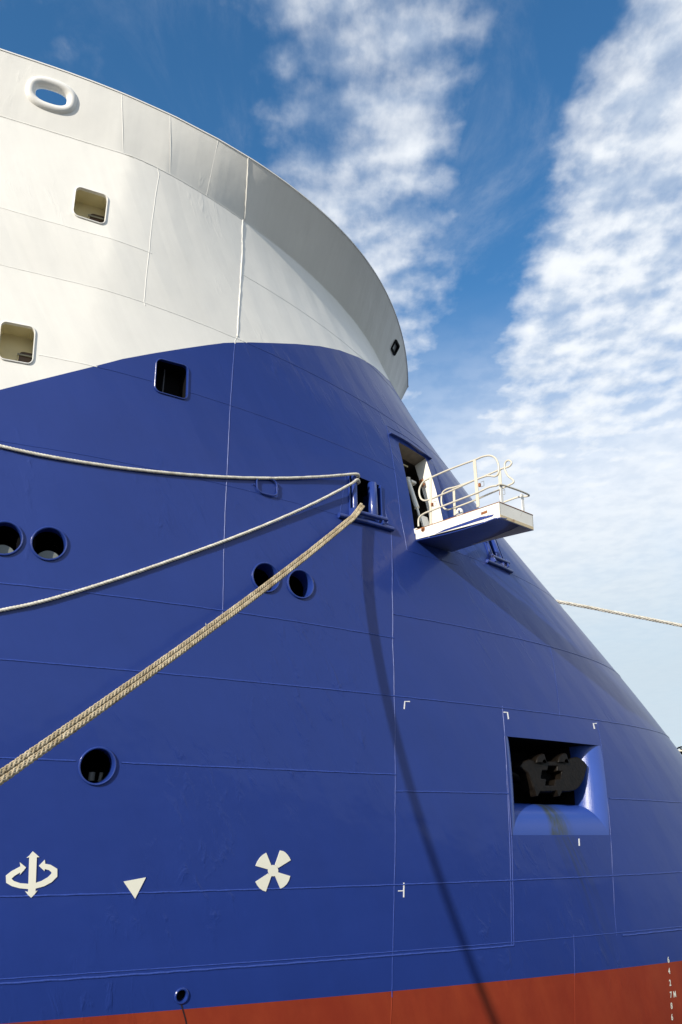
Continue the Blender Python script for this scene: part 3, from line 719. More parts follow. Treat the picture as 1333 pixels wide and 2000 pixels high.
# --- deep openings: walls behind the side opening (door, fairleads)
def chamber(q, depth, parent, mats, name='chamber', grow=0., n=5):
    """mats: left, right, top, bottom, back"""
    xyc = quad_xy(q, .5, .5); c, nn, tx, ty = frame_at(xyc)
    def pt(s, t, d): xy = quad_xy(q, s, t); p = hull.P1(xy); return p - nn * d
    outs = {}
    for nm_, e0, e1 in (('left_wall', (0, 0), (0, 1)), ('right_wall', (1, 1), (1, 0)), ('top_wall', (0, 1), (1, 1)), ('bottom_wall', (1, 0), (0, 0))):
        V = []; F = []
        for k in range(n + 1):
            f = k / n; s = e0[0] + (e1[0] - e0[0]) * f; t = e0[1] + (e1[1] - e0[1]) * f
            V += [pt(s, t, .004), pt(s, t, depth)]
        for k in range(n): F.append((2 * k, 2 * k + 2, 2 * k + 3, 2 * k + 1))
        outs[nm_] = part(nm_, V, F, mats[nm_], parent, False)
    V = [pt(s, t, depth) for s, t in ((0, 0), (1, 0), (1, 1), (0, 1))]; outs['back'] = part('back_wall', V, [(0, 1, 2, 3)], mats['back_wall'], parent, False)
    return c, nn, tx, ty
def fairlead(q, label, big=1.0):
    root = empty('roller_fairlead', tuple(hull.P1(quad_xy(q, .5, .5)))); root.parent = ship; root.matrix_parent_inverse = Matrix.Translation(-Vector(ship.location)); root['label'] = label
    inv = Matrix.Translation(-Vector(root.location))
    def ch(o): o.parent = root; o.matrix_parent_inverse = ship.matrix_world.inverted() if False else Matrix.Translation(-Vector(root.location)); return o
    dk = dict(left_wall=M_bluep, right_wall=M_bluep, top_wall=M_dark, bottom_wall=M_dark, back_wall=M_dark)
    c, n, tx, ty = chamber(q, .55, None, dk)
    for o in list(C.objects)[-5:]: ch(o)
    def P(s, t, d): xy = quad_xy(q, s, t); return hull.P1(xy) + hull.N1(xy) * d
    w = (P(1, .5, 0) - P(0, .5, 0)).length; h = (P(.5, 1, 0) - P(.5, 0, 0)).length
    def rol(s, r, nm, d=0.):
        b = MB(); a0, a1 = P(s, .02, d), P(s, .985, d); dr = (a1 - a0).normalized(); L_ = (a1 - a0).length
        b.tube([a0, a0 + dr * .01, a0 + dr * .012, a0 + dr * (L_ * .5), a1 - dr * .012, a1 - dr * .01, a1], [r * .7, r * .98, r, r, r, r * .98, r * .7], 28); ch(b.build(nm, M_bluep, None, True, 50))
    rol(.13, .062 * big, 'vertical_roller', .01); rol(.74, .095 * big, 'vertical_roller', -.02)
    # jamb strip right of the big roller
    b = MB(); a0, a1 = P(.965, .0, .0), P(.965, 1, .0); b.box((a0 + a1) / 2 + n * .01, (a1 - a0) / 2, tx * .012, n * .03); ch(b.build('jamb_strip', M_bluep, None, False))
    b = MB(); a0, a1 = P(-.02, 0, .0), P(-.02, 1.02, .0); b.box((a0 + a1) / 2 + n * .012, (a1 - a0) / 2, tx * .010, n * .022); ch(b.build('jamb_strip', M_bluep, None, False))
    b = MB(); a0, a1 = P(-.02, -.02, .10), P(1.04, -.04, .10); b.tube([a0, a1], .045 * big, 16); ch(b.build('sill_roller', M_bluep, None))
    for s in (.0, .90): b = MB(); a = P(s, -.06, .05); b.box(a, tx * .018, ty * .10, n * .07); ch(b.build('roller_bracket', M_bluep, None, False))
    a0, a1 = P(-.36, -.16, .04), P(1.30, -.22, .04); b = MB(); b.tube([a0, a0.lerp(a1, .5) + n * .012, a1], .05 * big, 14); ch(b.build('rubbing_bar', M_bluep, None))
    return P
FP = fairlead(FAIR1, 'roller fairlead with two upright rollers and ropes led through it')
FP2 = fairlead(FAIR2, 'roller fairlead beyond the folding platform, without ropes', .85)

# --- the side door opening
door = empty('side_door_opening', tuple(hull.P1(quad_xy(DOORQ, .5, .5)))); door.parent = ship; door.matrix_parent_inverse = Matrix.Translation(-Vector(ship.location)); door['label'] = 'tall open doorway in the blue side above the folding platform'
def under(root): 
    def f(o): o.parent = root; o.matrix_parent_inverse = Matrix.Translation(-Vector(root.location)); return o
    return f
chd = under(door)
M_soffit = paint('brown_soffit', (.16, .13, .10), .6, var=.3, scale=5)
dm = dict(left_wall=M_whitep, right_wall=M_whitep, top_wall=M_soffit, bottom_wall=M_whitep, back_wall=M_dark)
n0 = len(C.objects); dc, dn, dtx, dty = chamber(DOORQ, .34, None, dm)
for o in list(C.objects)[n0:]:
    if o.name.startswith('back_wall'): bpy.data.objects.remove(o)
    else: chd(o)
def DP(s, t, d): xy = quad_xy(DOORQ, s, t); return hull.P1(xy) - dn * d
# dark room behind
V = []; 
for d, e in ((.34, 0.), (.341, .9), (2.6, .9)):
    for s, t in ((-e * .6, -e * .1), (1 + e * .5, -e * .1), (1 + e * .5, 1 + e * .04), (-e * .6, 1 + e * .04)): V.append(DP(.5, .5, 0) + (DP(1, .5, 0) - DP(0, .5, 0)) * (s - .5) + (DP(.5, 1, 0) - DP(.5, 0, 0)) * (t - .5) - dn * d)
F = [(a + 4 * j, (a + 1) % 4 + 4 * j, (a + 1) % 4 + 4 * j + 4, a + 4 * j + 4) for j in (1,) for a in range(4)] + [(8, 9, 10, 11)]
F = [f for k, f in enumerate(F)]
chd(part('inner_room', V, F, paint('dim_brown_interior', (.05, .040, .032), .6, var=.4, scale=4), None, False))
V = []
b = MB()
for k in range(5): a = DP(.05 + .0 * k, .96, .42 + .12 * k); e_ = DP(.80, .97, .42 + .12 * k); b.tube([a, e_], .018, 6)
b.tube([DP(.1, .93, .5), DP(.75, .90, 1.0)], .03, 8); b.tube([DP(.3, .92, .4), DP(.35, .93, 1.3)], .03, 8)
chd(b.build('ceiling_pipe', M_cream, None))
b = MB(); b.tube([DP(.70, .80, .46), DP(.71, .45, .40)], .055, 16); b.tube([DP(.71, .46, .40), DP(.72, .30, .38)], .028, 12); b.tube([DP(.70, .80, .46), DP(.70, .81, .46)], .075, 16); b.box(DP(.80, .77, .42), dtx * .08, dty * .03, dn * .05); chd(b.build('hydraulic_cylinder', M_whitep, None))
b = MB(); a = DP(.80, .74, .25); b.box(a + dtx * .12, dtx * .02, dty * .08, dn * .05); chd(b.build('hinge_block', M_rust, None, False))
b = MB(); b.box(DP(.86, .24, .36), dtx * .13, dty * .30, dn * .02); b.tube([DP(.80, .10, .30), DP(.80, .10, .42)], .13, 24); chd(b.build('lifting_arm', M_whitep, None))
# drip gutter above
gp = xyl([(760, 847.5), (779, 857), (796, 867), (818, 883), (839.5, 898)]); gp = densify(gp, .1); b = MB(); V = []; F = []
Pg = hull.pos(gp); Ng = hull.nrm(gp)
for p, n in zip(Pg, Ng):
    for a, z in ((-.02, -.014), (.075, -.02), (.075, -.006), (-.02, .014)): V.append(Vector(p) + Vector(n) * a + UPV * z)
for i in range(len(Pg) - 1):
    for k in range(4): F.append((4 * i + k, 4 * i + (k + 1) % 4, 4 * i + 4 + (k + 1) % 4, 4 * i + 4 + k))
F += [(0, 1, 2, 3), tuple(4 * (len(Pg) - 1) + k for k in (3, 2, 1, 0))]
part('rain_gutter', V, F, M_bluep, ship, False)

# ------------------------------------------------------------ anchor pocket
pk = empty('anchor_pocket', tuple(hull.P1(quad_xy(POCK, .5, .5)))); pk.parent = ship; pk.matrix_parent_inverse = Matrix.Translation(-Vector(ship.location)); pk['label'] = 'square anchor pocket with rounded blue lips'
chp = under(pk); pc, pn, ptx, pty = frame_at(quad_xy(POCK, .5, .5))
pn = (pn - UPV * pn.z * .6).normalized(); ptx = UPV.cross(pn).normalized()
W_ = (hull.P1(quad_xy(POCK, 1, .5)) - hull.P1(quad_xy(POCK, 0, .5))).length; Hh = (hull.P1(quad_xy(POCK, .5, 1)) - hull.P1(quad_xy(POCK, .5, 0))).length
RB, RS, RL, DL = .60, .44, .28, .50
def PQ(s, t, d): return hull.P1(quad_xy(POCK, s, t)) - pn * d
K = 14
def patch(name, fn, nu, nv, mat, smooth=True):
    V = [fn(i / nu, j / nv) for j in range(nv + 1) for i in range(nu + 1)]; F = [(j * (nu + 1) + i, j * (nu + 1) + i + 1, (j + 1) * (nu + 1) + i + 1, (j + 1) * (nu + 1) + i) for j in range(nv) for i in range(nu)]
    return chp(part(name, V, F, mat, None, smooth, 60))
M_lip = paint('blue_pocket_paint', (.022, .062, .30), .30, coat=.5, coat_rough=.16, var=.08, bump=(.004, 60))
sn = lambda f: math.sin(f * math.pi / 2); cs = lambda f: 1 - math.cos(f * math.pi / 2)
patch('right_lip', lambda a, f: PQ(1 - RS * sn(f) / W_, (RB * sn(f) / Hh) * (1 - a) + a * 1.0, DL * cs(f)), 10, K, M_lip)
# the water run on the bottom lip
M_lipb, nt_, bs_ = new_mat('blue_lip_with_run')
_N, _L = nt_.nodes, nt_.links; _g = _N.new('ShaderNodeUVMap'); _g.uv_map = 'UVMap'; _s = _N.new('ShaderNodeSeparateXYZ'); _L.new(_g.outputs[0], _s.inputs[0])
_n = _N.new('ShaderNodeTexNoise'); _n.inputs['Scale'].default_value = 5; _n.inputs['Detail'].default_value = 7; _mp = _N.new('ShaderNodeMapping'); _mp.inputs['Scale'].default_value = (7, .6, 1); _L.new(_g.outputs[0], _mp.inputs[0]); _L.new(_mp.outputs[0], _n.inputs['Vector'])
def _mr(v, a, b, c=0, d=1):
    m_ = _N.new('ShaderNodeMapRange'); m_.interpolation_type = 'SMOOTHSTEP'; _L.new(v, m_.inputs[0])
    for i_, q_ in enumerate((a, b, c, d)): m_.inputs[i_ + 1].default_value = q_
    return m_.outputs[0]
def _mul(a, b):
    m_ = _N.new('ShaderNodeMath'); m_.operation = 'MULTIPLY'; _L.new(a, m_.inputs[0]); _L.new(b, m_.inputs[1]); return m_.outputs[0]
_f = _mul(_mul(_mr(_s.outputs[0], .34, .40), _mr(_s.outputs[0], .66, .44)), _mr(_n.outputs['Fac'], .25, .6, .25, 1))
_mx = _N.new('ShaderNodeMix'); _mx.data_type = 'RGBA'; _L.new(_f, _mx.inputs[0]); _mx.inputs[6].default_value = (.022, .062, .30, 1); _mx.inputs[7].default_value = (.030, .042, .042, 1); _L.new(_mx.outputs[2], bs_.inputs['Base Color'])
bs_.inputs['Roughness'].default_value = .38; bs_.inputs['Coat Weight'].default_value = .2
lipb = patch('bottom_lip', lambda a, f: PQ((RL * sn(f) / W_) * (1 - a) + a * (1 - RS * sn(f) / W_), RB * sn(f) / Hh, DL * cs(f)), 16, K, M_lipb)
uvl = lipb.data.uv_layers.new(name='UVMap')
for l in lipb.data.loops:
    vi = l.vertex_index; uvl.data[l.index].uv = ((vi % 17) / 16, (vi // 17) / K)
patch('left_lip', lambda a, f: PQ(RL * sn(f) / W_, (1 - a) * 1.0 + a * (RB * sn(f) / Hh), DL * cs(f)), 10, K, M_lip)
tI_, tO = (RL / W_, 1 - RS / W_)
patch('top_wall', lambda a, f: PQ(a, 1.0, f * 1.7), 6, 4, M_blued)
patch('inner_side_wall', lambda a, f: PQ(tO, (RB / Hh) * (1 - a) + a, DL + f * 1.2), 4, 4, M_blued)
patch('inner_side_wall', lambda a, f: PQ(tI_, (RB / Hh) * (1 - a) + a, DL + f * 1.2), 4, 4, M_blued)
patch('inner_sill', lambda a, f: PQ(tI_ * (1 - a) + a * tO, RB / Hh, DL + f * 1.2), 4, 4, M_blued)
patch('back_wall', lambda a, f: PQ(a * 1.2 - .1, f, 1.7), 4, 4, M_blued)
# frame edge on the left of the pocket
b = MB(); a0, a1 = PQ(-.012, .0, -.01), PQ(-.012, 1.0, -.01); b.tube([a0, a0.lerp(a1, .5), a1], .010, 8); chp(b.build('pocket_edge', M_blue, None))

# --- anchor
anc = empty('anchor', tuple(PQ(.5, .45, .5))); tag(anc, 'dark stockless anchor with a cross shaped socket, stowed in the pocket of the ship side', 'anchor')
cha = under(anc); AP = PQ(.5, .5, .20); an = (pn * .96 + UPV * .06 - ptx * .05).normalized()
def aploc(px, py, d=0.): return plane_pt(px, py, AP, an) + an * d
out_px = [(1016, 1497), (1024, 1487), (1035, 1482.5), (1048, 1486), (1058, 1488), (1076, 1486.5), (1092, 1485.5), (1108, 1484.4), (1117, 1480), (1126, 1478), (1134.5, 1480.6), (1142, 1487), (1148.5, 1495), (1145, 1509), (1141, 1524), (1134, 1536), (1126, 1543), (1112, 1546), (1094, 1546), (1070, 1546.5), (1052, 1547), (1045, 1545), (1040, 1530), (1032, 1510), (1022, 1492)]
out_px = out_px[:-1]
cx_, cy_ = 1084, 1514
cross = [(1072, 1496), (1090, 1496), (1089, 1506), (1099, 1506.5), (1096, 1522), (1086, 1521.5), (1084, 1534), (1066, 1534), (1068, 1521), (1057, 1520.5), (1060, 1505), (1070.5, 1505.5)]
def prism_px(outline, hole, d0, d1, bev, pt):
    """solid from a traced outline with an optional hole, faces at depths d0 < d1 along the normal"""
    mv = [Vector(p) for p in outline]; ed = [(i, (i + 1) % len(outline)) for i in range(len(outline))]
    if hole: b_ = len(mv); mv += [Vector(p) for p in hole]; ed += [(b_ + i, b_ + (i + 1) % len(hole)) for i in range(len(hole))]
    xs_ = [p[0] for p in outline]; ys_ = [p[1] for p in outline]
    def ins(poly, x, y):
        r = False
        for i in range(len(poly)):
            a, c_ = poly[i], poly[i - 1]
            if (a[1] > y) != (c_[1] > y) and x < (c_[0] - a[0]) * (y - a[1]) / (c_[1] - a[1]) + a[0]: r = not r
        return r
    ov, oe, of, *_ = delaunay_2d_cdt(mv, ed, [], 0, 1e-4)
    fs = []
    for f in of:
        x = sum(ov[k].x for k in f) / 3; y = sum(ov[k].y for k in f) / 3
        if ins(outline, x, y) and not (hole and ins(hole, x, y)): fs.append(tuple(f))
    n = len(ov); V = [pt(v.x, v.y, d1) for v in ov] + [pt(v.x, v.y, d0) for v in ov]; F = []
    for f in fs: F.append(f); F.append(tuple(k + n for k in f[::-1]))
    cnt = {}
    for f in fs:
        for k in range(3): cnt[(f[k], f[(k + 1) % 3])] = 1
    for (a, c_) in list(cnt):
        if (c_, a) not in cnt: F.append((a, a + n, c_ + n, c_))
    return V, F
V, F = prism_px(out_px, cross, -.34, 0, 0, aploc); crown = cha(part('crown', V, F, M_anchor, None, True, 30))
bv = crown.modifiers.new('bevel', 'BEVEL'); bv.width = .022; bv.segments = 2; bv.limit_method = 'ANGLE'; bv.angle_limit = R(40)
V, F = prism_px([(1050, 1490), (1105, 1490), (1105, 1540), (1050, 1540)], None, -.33, -.30, 0, aploc); cha(part('socket_floor', V, F, M_dark, None, False))
for hn, (hx, hy) in enumerate(((1055, 1486), (1098, 1485))):
    o_ = [(hx - 10, hy + 5), (hx - 8, hy - 6), (hx - 3, hy - 12), (hx + 3, hy - 14.5), (hx + 7, hy - 11), (hx + 9, hy - 4), (hx + 11, hy + 4)]
    V, F = prism_px(o_, None, -.26, .05, 0, aploc); hk = cha(part('shackle_lug', V, F, M_anchor, None, True, 30)); m_ = hk.modifiers.new('bevel', 'BEVEL'); m_.width = .035; m_.segments = 3
for hx in (1047, 1090):
    o_ = [(hx - 4, 1543), (hx + 6, 1543), (hx + 4, 1549), (hx + 1, 1555), (hx - 1, 1555), (hx - 3, 1550)]
    V, F = prism_px(o_, None, -.12, .04, 0, aploc); cha(part('tooth', V, F, M_anchor, None, True, 30))
# flukes: heavy rounded arms running back into the pocket on both sides
for sx, pts_, rr_ in ((0, [(1018, 1500), (1028, 1504), (1040, 1512)], (.08, .12, .12)), (1, [(1138, 1502), (1130, 1508), (1118, 1514)], (.08, .14, .14))):
    b = MB(); pp = [aploc(*pts_[0], -.46), aploc(*pts_[1], -.40), aploc(*pts_[2], -.34)]; b.tube([pp[0] - pn * .5] + pp, (.05,) + rr_, 20); cha(b.build('fluke', M_anchor, None, True, 70))
b = MB(); b.tube([AP - pn * .42 + UPV * .05, AP - pn * 1.15 + UPV * .35], [.13, .10], 16); cha(b.build('shank', M_anchor, None))
# ------------------------------------------------------------ marks on the plating
def flat_mark(polys, name, mat, parent, hgt=.010, px=True, surf=hull, label=None, step=None):
    mv = []; ed = []
    for pl in polys:
        if step:
            q = []
            for a, c_ in zip(pl, pl[1:] + pl[:1]):
                m_ = max(1, int(math.hypot(a[0] - c_[0], a[1] - c_[1]) / step)); q += [(a[0] + (c_[0] - a[0]) * k / m_, a[1] + (c_[1] - a[1]) * k / m_) for k in range(m_)]
        else: q = pl
        b_ = len(mv); mv += [Vector(p) for p in q]; ed += [(b_ + i, b_ + (i + 1) % len(q)) for i in range(len(q))]
    ov, oe, of, *_ = delaunay_2d_cdt(mv, ed, [], 0, 1e-4)
    def ins(poly, x, y):
        r = False
        for i in range(len(poly)):
            a, c_ = poly[i], poly[i - 1]
            if (a[1] > y) != (c_[1] > y) and x < (c_[0] - a[0]) * (y - a[1]) / (c_[1] - a[1]) + a[0]: r = not r
        return r
    fs = []
    for f in of:
        x = sum(ov[k].x for k in f) / 3; y = sum(ov[k].y for k in f) / 3
        if any(ins(pl, x, y) for pl in polys): fs.append(tuple(f))
    xy = np.array([surf.hit(v.x, v.y) for v in ov]); P = surf.pos(xy); Nn = surf.nrm(xy); n = len(ov)
    V = [Vector(p) + Vector(q) * hgt for p, q in zip(P, Nn)] + [Vector(p) - Vector(q) * .004 for p, q in zip(P, Nn)]; F = []; cnt = {}
    for f in fs: F.append(f); 
    for f in fs:
        for k in range(3): cnt[(f[k], f[(k + 1) % 3])] = 1
    for (a, c_) in list(cnt):
        if (c_, a) not in cnt: F.append((c_, a, a + n, c_ + n))
    a, b2, c2 = [V[k] for k in F[0]]
    if (b2 - a).cross(c2 - a).dot(Vector(Nn[0])) < 0: F = [f[::-1] for f in F]
    o = part(name, V, F, mat, parent, False)
    if label: o['label'] = label
    return o
def stroke(pts, w):
    out = []
    L_ = []; Rr = []
    for i, p in enumerate(pts):
        a = pts[max(i - 1, 0)]; c_ = pts[min(i + 1, len(pts) - 1)]; d = (c_[0] - a[0], c_[1] - a[1]); l = math.hypot(*d) or 1; nx, ny = -d[1] / l, d[0] / l
        ww = w[i] if hasattr(w, '__len__') else w
        L_.append((p[0] + nx * ww / 2, p[1] + ny * ww / 2)); Rr.append((p[0] - nx * ww / 2, p[1] - ny * ww / 2))
    return L_ + Rr[::-1]
t8 = lambda P: [(400 + x / 3.3325, 1400 + y / 3.3325) for x, y in P]; t7 = lambda P: [(x / 3.3325, 1400 + y / 3.3325) for x, y in P]
hub = [(445 + 33 * math.cos(a), 1001 + 37 * math.sin(a)) for a in np.linspace(0, 2 * math.pi, 20, endpoint=False)]
flat_mark([t8(hub), t8([(490, 870), (508, 873), (524, 882), (540, 899), (551, 916), (559, 933), (478, 983), (457, 965)]), t8([(400, 885), (376, 900), (357, 920), (342, 944), (331, 970), (412, 993), (434, 970)]), t8([(330, 1074), (343, 1098), (358, 1117), (377, 1130), (397, 1137), (434, 1035), (412, 1020)]), t8([(492, 1118), (512, 1108), (532, 1090), (546, 1067), (556, 1036), (478, 1012), (457, 1035)])], 'thruster_symbol', M_mark, ship, .012, label='cream four bladed thruster symbol', step=6)
flat_mark([t7([(805, 1072), (950, 1045), (880, 1183)])], 'bulb_symbol', M_mark, ship, .012, label='cream downward triangle mark', step=8)
flat_mark([t7([(192, 905), (241, 905), (232, 1140), (184, 1140)]), t7([(174, 918), (192, 903), (215, 875), (236, 893), (258, 913), (240, 914), (192, 914)]), t7([(163, 1134), (184, 1139), (230, 1138), (245, 1130), (226, 1155), (204, 1177), (184, 1160)]),
           t7(stroke([(150, 985), (120, 1000), (85, 1020), (58, 1043), (60, 1068), (85, 1085), (130, 1099), (190, 1104), (230, 1100), (280, 1085), (325, 1060), (355, 1030), (355, 1000), (325, 980), (280, 970)], [34, 34, 36, 42, 44, 36, 33, 34, 35, 38, 40, 42, 44, 36, 34])),
           t7([(130, 946), (171, 980), (131, 1028), (137, 990)]), t7([(293, 930), (254, 970), (291, 1004), (296, 965)])], 'azimuth_thruster_symbol', M_mark, ship, .012, label='cream symbol of an upright double arrow with a turning ring', step=6)
M_tick = paint('white_tick', (.80, .80, .78), .5, var=.02)
for pl in ([(801, 1370.2), (791, 1370), (789.8, 1385)], [(984, 1391), (991.5, 1391.4), (993.6, 1404.5)], [(1165.8, 1413), (1159.3, 1413), (1161.6, 1423.5)]):
    flat_mark([stroke(pl, 2.1)], 'corner_mark', M_tick, ship, .004)
flat_mark([stroke([(789.2, 1724), (788.8, 1752.5)], 2.3), stroke([(778, 1740), (789, 1739.6)], 1.8)], 'frame_mark', M_tick, ship, .004)
flat_mark([stroke([(1131.2, 1638), (1131.9, 1652)], 2.1)], 'frame_mark', M_tick, ship, .004)
# draft figures, painted
def glyph(ch, cxp, cyp, h=.105, nm='draft_figure'):
    cu = bpy.data.curves.new('t', 'FONT'); cu.body = ch; cu.align_x = 'CENTER'; cu.align_y = 'CENTER'; cu.size = h * 1.38; cu.offset = .0045
    ob = bpy.data.objects.new('t', cu); C.objects.link(ob); dg = bpy.context.evaluated_depsgraph_get(); me = bpy.data.meshes.new_from_object(ob.evaluated_get(dg)); bpy.data.objects.remove(ob)
    c, n, tx, ty = frame_at(H(cxp, cyp)); V = []
    for v in me.vertices: xy = hull.near(c + tx * v.co.x * .82 + ty * v.co.y); V.append(hull.P1(xy) + hull.N1(xy) * .004)
    F = [tuple(p.vertices) for p in me.polygons]; bpy.data.meshes.remove(me); return part(nm, V, F, M_mark, ship, False)
for ch, x, y in (('6', 1305.6, 1875), ('4', 1307.2, 1897), ('2', 1309, 1920), ('7', 1310.6, 1943.5), ('M', 1318, 1942.3), ('8', 1311.8, 1965), ('6', 1312.8, 1987)): glyph(ch, x, y)
# ------------------------------------------------------------ folding platform (the lowered door leaf) with its rails
OXY = H(811.5, 1046); O0 = hull.P1(OXY); _n = hull.N1(OXY); eo = Vector((_n.x, _n.y, 0)).normalized(); ew = UPV.cross(eo).normalized()
plat = empty('folding_platform', tuple(O0)); plat.parent = ship; plat.matrix_parent_inverse = Matrix.Translation(-Vector(ship.location)); plat['label'] = 'white railed boarding platform folded out from the blue side, rusty at its edges'
chl = under(plat)
PW = 1.02
def pA(px, py, w=0.): return plane_pt(px, py, O0 + ew * w, ew)
def loc(p): d = p - O0; return d.dot(eo), d.dot(ew), d.z
top_l, top_r, bot_r, bot_l = pA(811.7, 1035.5), pA(975.5, 980.7), pA(977, 1011), pA(813, 1053.5)
far = lambda p, w=PW: p + ew * w
# box: side plates, end plate, deck
def solid(V, F, name, mat, smooth=False): return chl(part(name, V, F, mat, None, smooth))
def plate4(a, b_, c_, d_, th, nrm_, name, mat):
    V = [a, b_, c_, d_, a + nrm_ * th, b_ + nrm_ * th, c_ + nrm_ * th, d_ + nrm_ * th]; F = [(3, 2, 1, 0), (4, 5, 6, 7), (0, 1, 5, 4), (1, 2, 6, 5), (2, 3, 7, 6), (3, 0, 4, 7)]; return solid(V, F, name, mat)
M_plat = paint('platform_white', (.80, .775, .70), .35, rust=.38, rustcol=(.42, .19, .06), scale=2)
plate4(bot_l, bot_r, top_r, top_l, .02, ew, 'side_plate', M_plat)
plate4(far(bot_l), far(bot_r), far(top_r), far(top_l), -.02, ew, 'side_plate', M_plat)
plate4(bot_r + ew * .002, far(bot_r) - ew * .002, far(top_r) - ew * .002, top_r + ew * .002, -.02, eo, 'end_plate', M_plat)
dk_ = -.03
plate4(top_l + UPV * dk_ + ew * .02, top_r + UPV * dk_ + ew * .02 - eo * .02, far(top_r) + UPV * dk_ - ew * .02 - eo * .02, far(top_l) + UPV * dk_ - ew * .02, -.015, UPV, 'deck_plate', M_whitep)
# rusty rim strip along the top edge and slot
b = MB(); b.box((top_l + top_r) / 2 + ew * .008 + UPV * .004, (top_r - top_l) / 2, ew * .014, UPV * .006); chl(b.build('rim_strip', M_rust, None, False))
b = MB(); b.box((top_r + far(top_r)) / 2 + UPV * .004 - eo * .006, ew * PW / 2, eo * .014, UPV * .006); chl(b.build('rim_strip', M_rust, None, False))
sl = [pA(x, y) - ew * .003 for x, y in ((940, 1001), (952, 996.5), (952.5, 1001.5), (940.5, 1006))]; solid(sl, [(3, 2, 1, 0)], 'slot', M_rust)
b = MB(); rp = pA(827, 1034) - ew * .004; b.tube([rp, rp - ew * .006], .05, 18); b.tube([rp - ew * .006, rp - ew * .03], .022, 12); chl(b.build('hinge_pin', M_rust, None))
for wx in (0, PW - .05): b = MB(); q = top_l + ew * (wx + .02) - eo * .12; b.box(q - UPV * .02, eo * .16, ew * .025, UPV * .055); chl(b.build('hinge_arm', M_whitep, None, False))
# hull coloured shell plate under the box, curved like the ship's side
side_px = [(813, 1056), (840, 1050.5), (870, 1044), (905, 1034.5), (940, 1023.5), (966, 1013.5), (978, 1012)]
A = [pA(x, y, -.02) for x, y in side_px]; tipn = pA(978, 1012, -.02); far_tip = plane_pt(1038.5, 1017.2, O0 + ew * (PW + .04), ew)
fo = loc(far_tip)[0]; nu = len(A); V = []; NWs = 8
for j in range(NWs + 1):
    f = j / NWs
    for i, p in enumerate(A):
        g = i / (nu - 1); oo, ww, zz = loc(p); oend = loc(A[-1])[0]; o2 = oo * (1 + (fo / oend - 1) * f)
        V.append(O0 + eo * o2 + ew * (-.02 + (PW + .06) * f) + UPV * (zz + (loc(far_tip)[2] - loc(A[-1])[2]) * f * g - .012 * math.sin(math.pi * f)))
m = len(V); V += [v + UPV * .018 for v in V]; F = []
for j in range(NWs):
    for i in range(nu - 1): q = j * nu + i; F.append((q, q + nu, q + nu + 1, q + 1)); F.append(tuple(k + m for k in (q, q + 1, q + nu + 1, q + nu)))
for i in range(nu - 1): F.append((i, i + 1, i + 1 + m, i + m)); q = NWs * nu + i; F.append((q, q + m, q + 1 + m, q + 1))
for j in range(NWs): q = j * nu + nu - 1; F.append((q, q + nu, q + nu + m, q + m)); q = j * nu; F.append((q, q + m, q + nu + m, q + nu))
shell = solid(V, F, 'shell_plate', M_bluep, True)
e1, e2 = bot_r + ew * .01 + eo * .004, far(bot_r) - ew * .01 + eo * .004; b = MB(); b.box((e1 + e2) / 2 + UPV * .035, (e2 - e1) / 2, eo * .004, UPV * .03); chl(b.build('edge_strip', paint('yellowed_paint', (.62, .50, .30), .5, rust=.42), None, False))
V = [pA(x, y) - ew * .004 for x, y in ((850, 1043.5), (905, 1027), (962, 1009), (966, 1004.5), (955, 1006.5), (938, 1010), (920, 1016.5), (890, 1027), (868, 1034.5))]; solid(V, [tuple(range(len(V)))], 'worn_edge', M_bluep)
# lifting lug with a hole
lg = pA(897, 1004, .35); V = []; b = MB(); pts = [lg + eo * (.085 * math.cos(a)) + UPV * (.10 * math.sin(a) + .03) for a in np.linspace(0, 2 * math.pi, 22, endpoint=False)]; hl = [lg + eo * (.035 * math.cos(a)) + UPV * (.035 * math.sin(a) + .05) for a in np.linspace(0, 2 * math.pi, 22, endpoint=False)]
V = pts + hl + [p + ew * .03 for p in pts] + [p + ew * .03 for p in hl]; F = []
for k in range(22): l = (k + 1) % 22; F += [(k, l, 22 + l, 22 + k), (44 + k, 66 + k, 66 + l, 44 + l), (k, 44 + k, 44 + l, l), (22 + k, 22 + l, 66 + l, 66 + k)]
chl(part('lifting_lug', V, F, M_whitep, None, False))
def cr_spline(P, n=5, closed=False):
    P = [Vector(p) for p in P]; m = len(P); out = []
    for i in range(m if closed else m - 1):
        p0 = P[(i - 1) % m] if closed else P[max(i - 1, 0)]; p1 = P[i]; p2 = P[(i + 1) % m] if closed else P[i + 1]; p3 = P[(i + 2) % m] if closed else P[min(i + 2, m - 1)]
        for k in range(n):
            t = k / n; out.append(.5 * ((2 * p1) + (p2 - p0) * t + (2 * p0 - 5 * p1 + 4 * p2 - p3) * t * t + (3 * p1 - p0 - 3 * p2 + p3) * t ** 3))
    if not closed: out.append(P[-1])
    return out
RT = .019
def rail(pts, name, closed=False, r=RT): b = MB(); b.tube(cr_spline(pts, 6, closed), r, 10, closed=closed); return chl(b.build(name, M_rail, None))
nearloop = [(827.5, 941), (841.6, 933.2), (870, 920.5), (900, 908.5), (926.7, 898.8), (942, 892.3), (957, 889.8), (968, 895), (974, 908), (974, 924), (967, 930.5), (952, 929.6), (926.7, 938.2), (892, 954), (860.5, 967.3), (841.6, 974.8), (829, 977.6), (821.5, 971.5), (819.6, 956)]
rail([pA(x, y, .06) for x, y in nearloop], 'upper_rail', True)
farloop = [(999.5, 905), (994, 911.5), (980, 915.8), (955, 926.5), (926, 938.5), (892, 950.5), (872, 956), (863.5, 966), (863.5, 985), (872, 995), (889, 991.5), (923.6, 978.5), (955, 965), (975, 956.5), (996, 947), (1003.5, 942), (1002, 937), (993, 929.5), (987, 918), (986.5, 906), (991, 899.8), (997, 900)]
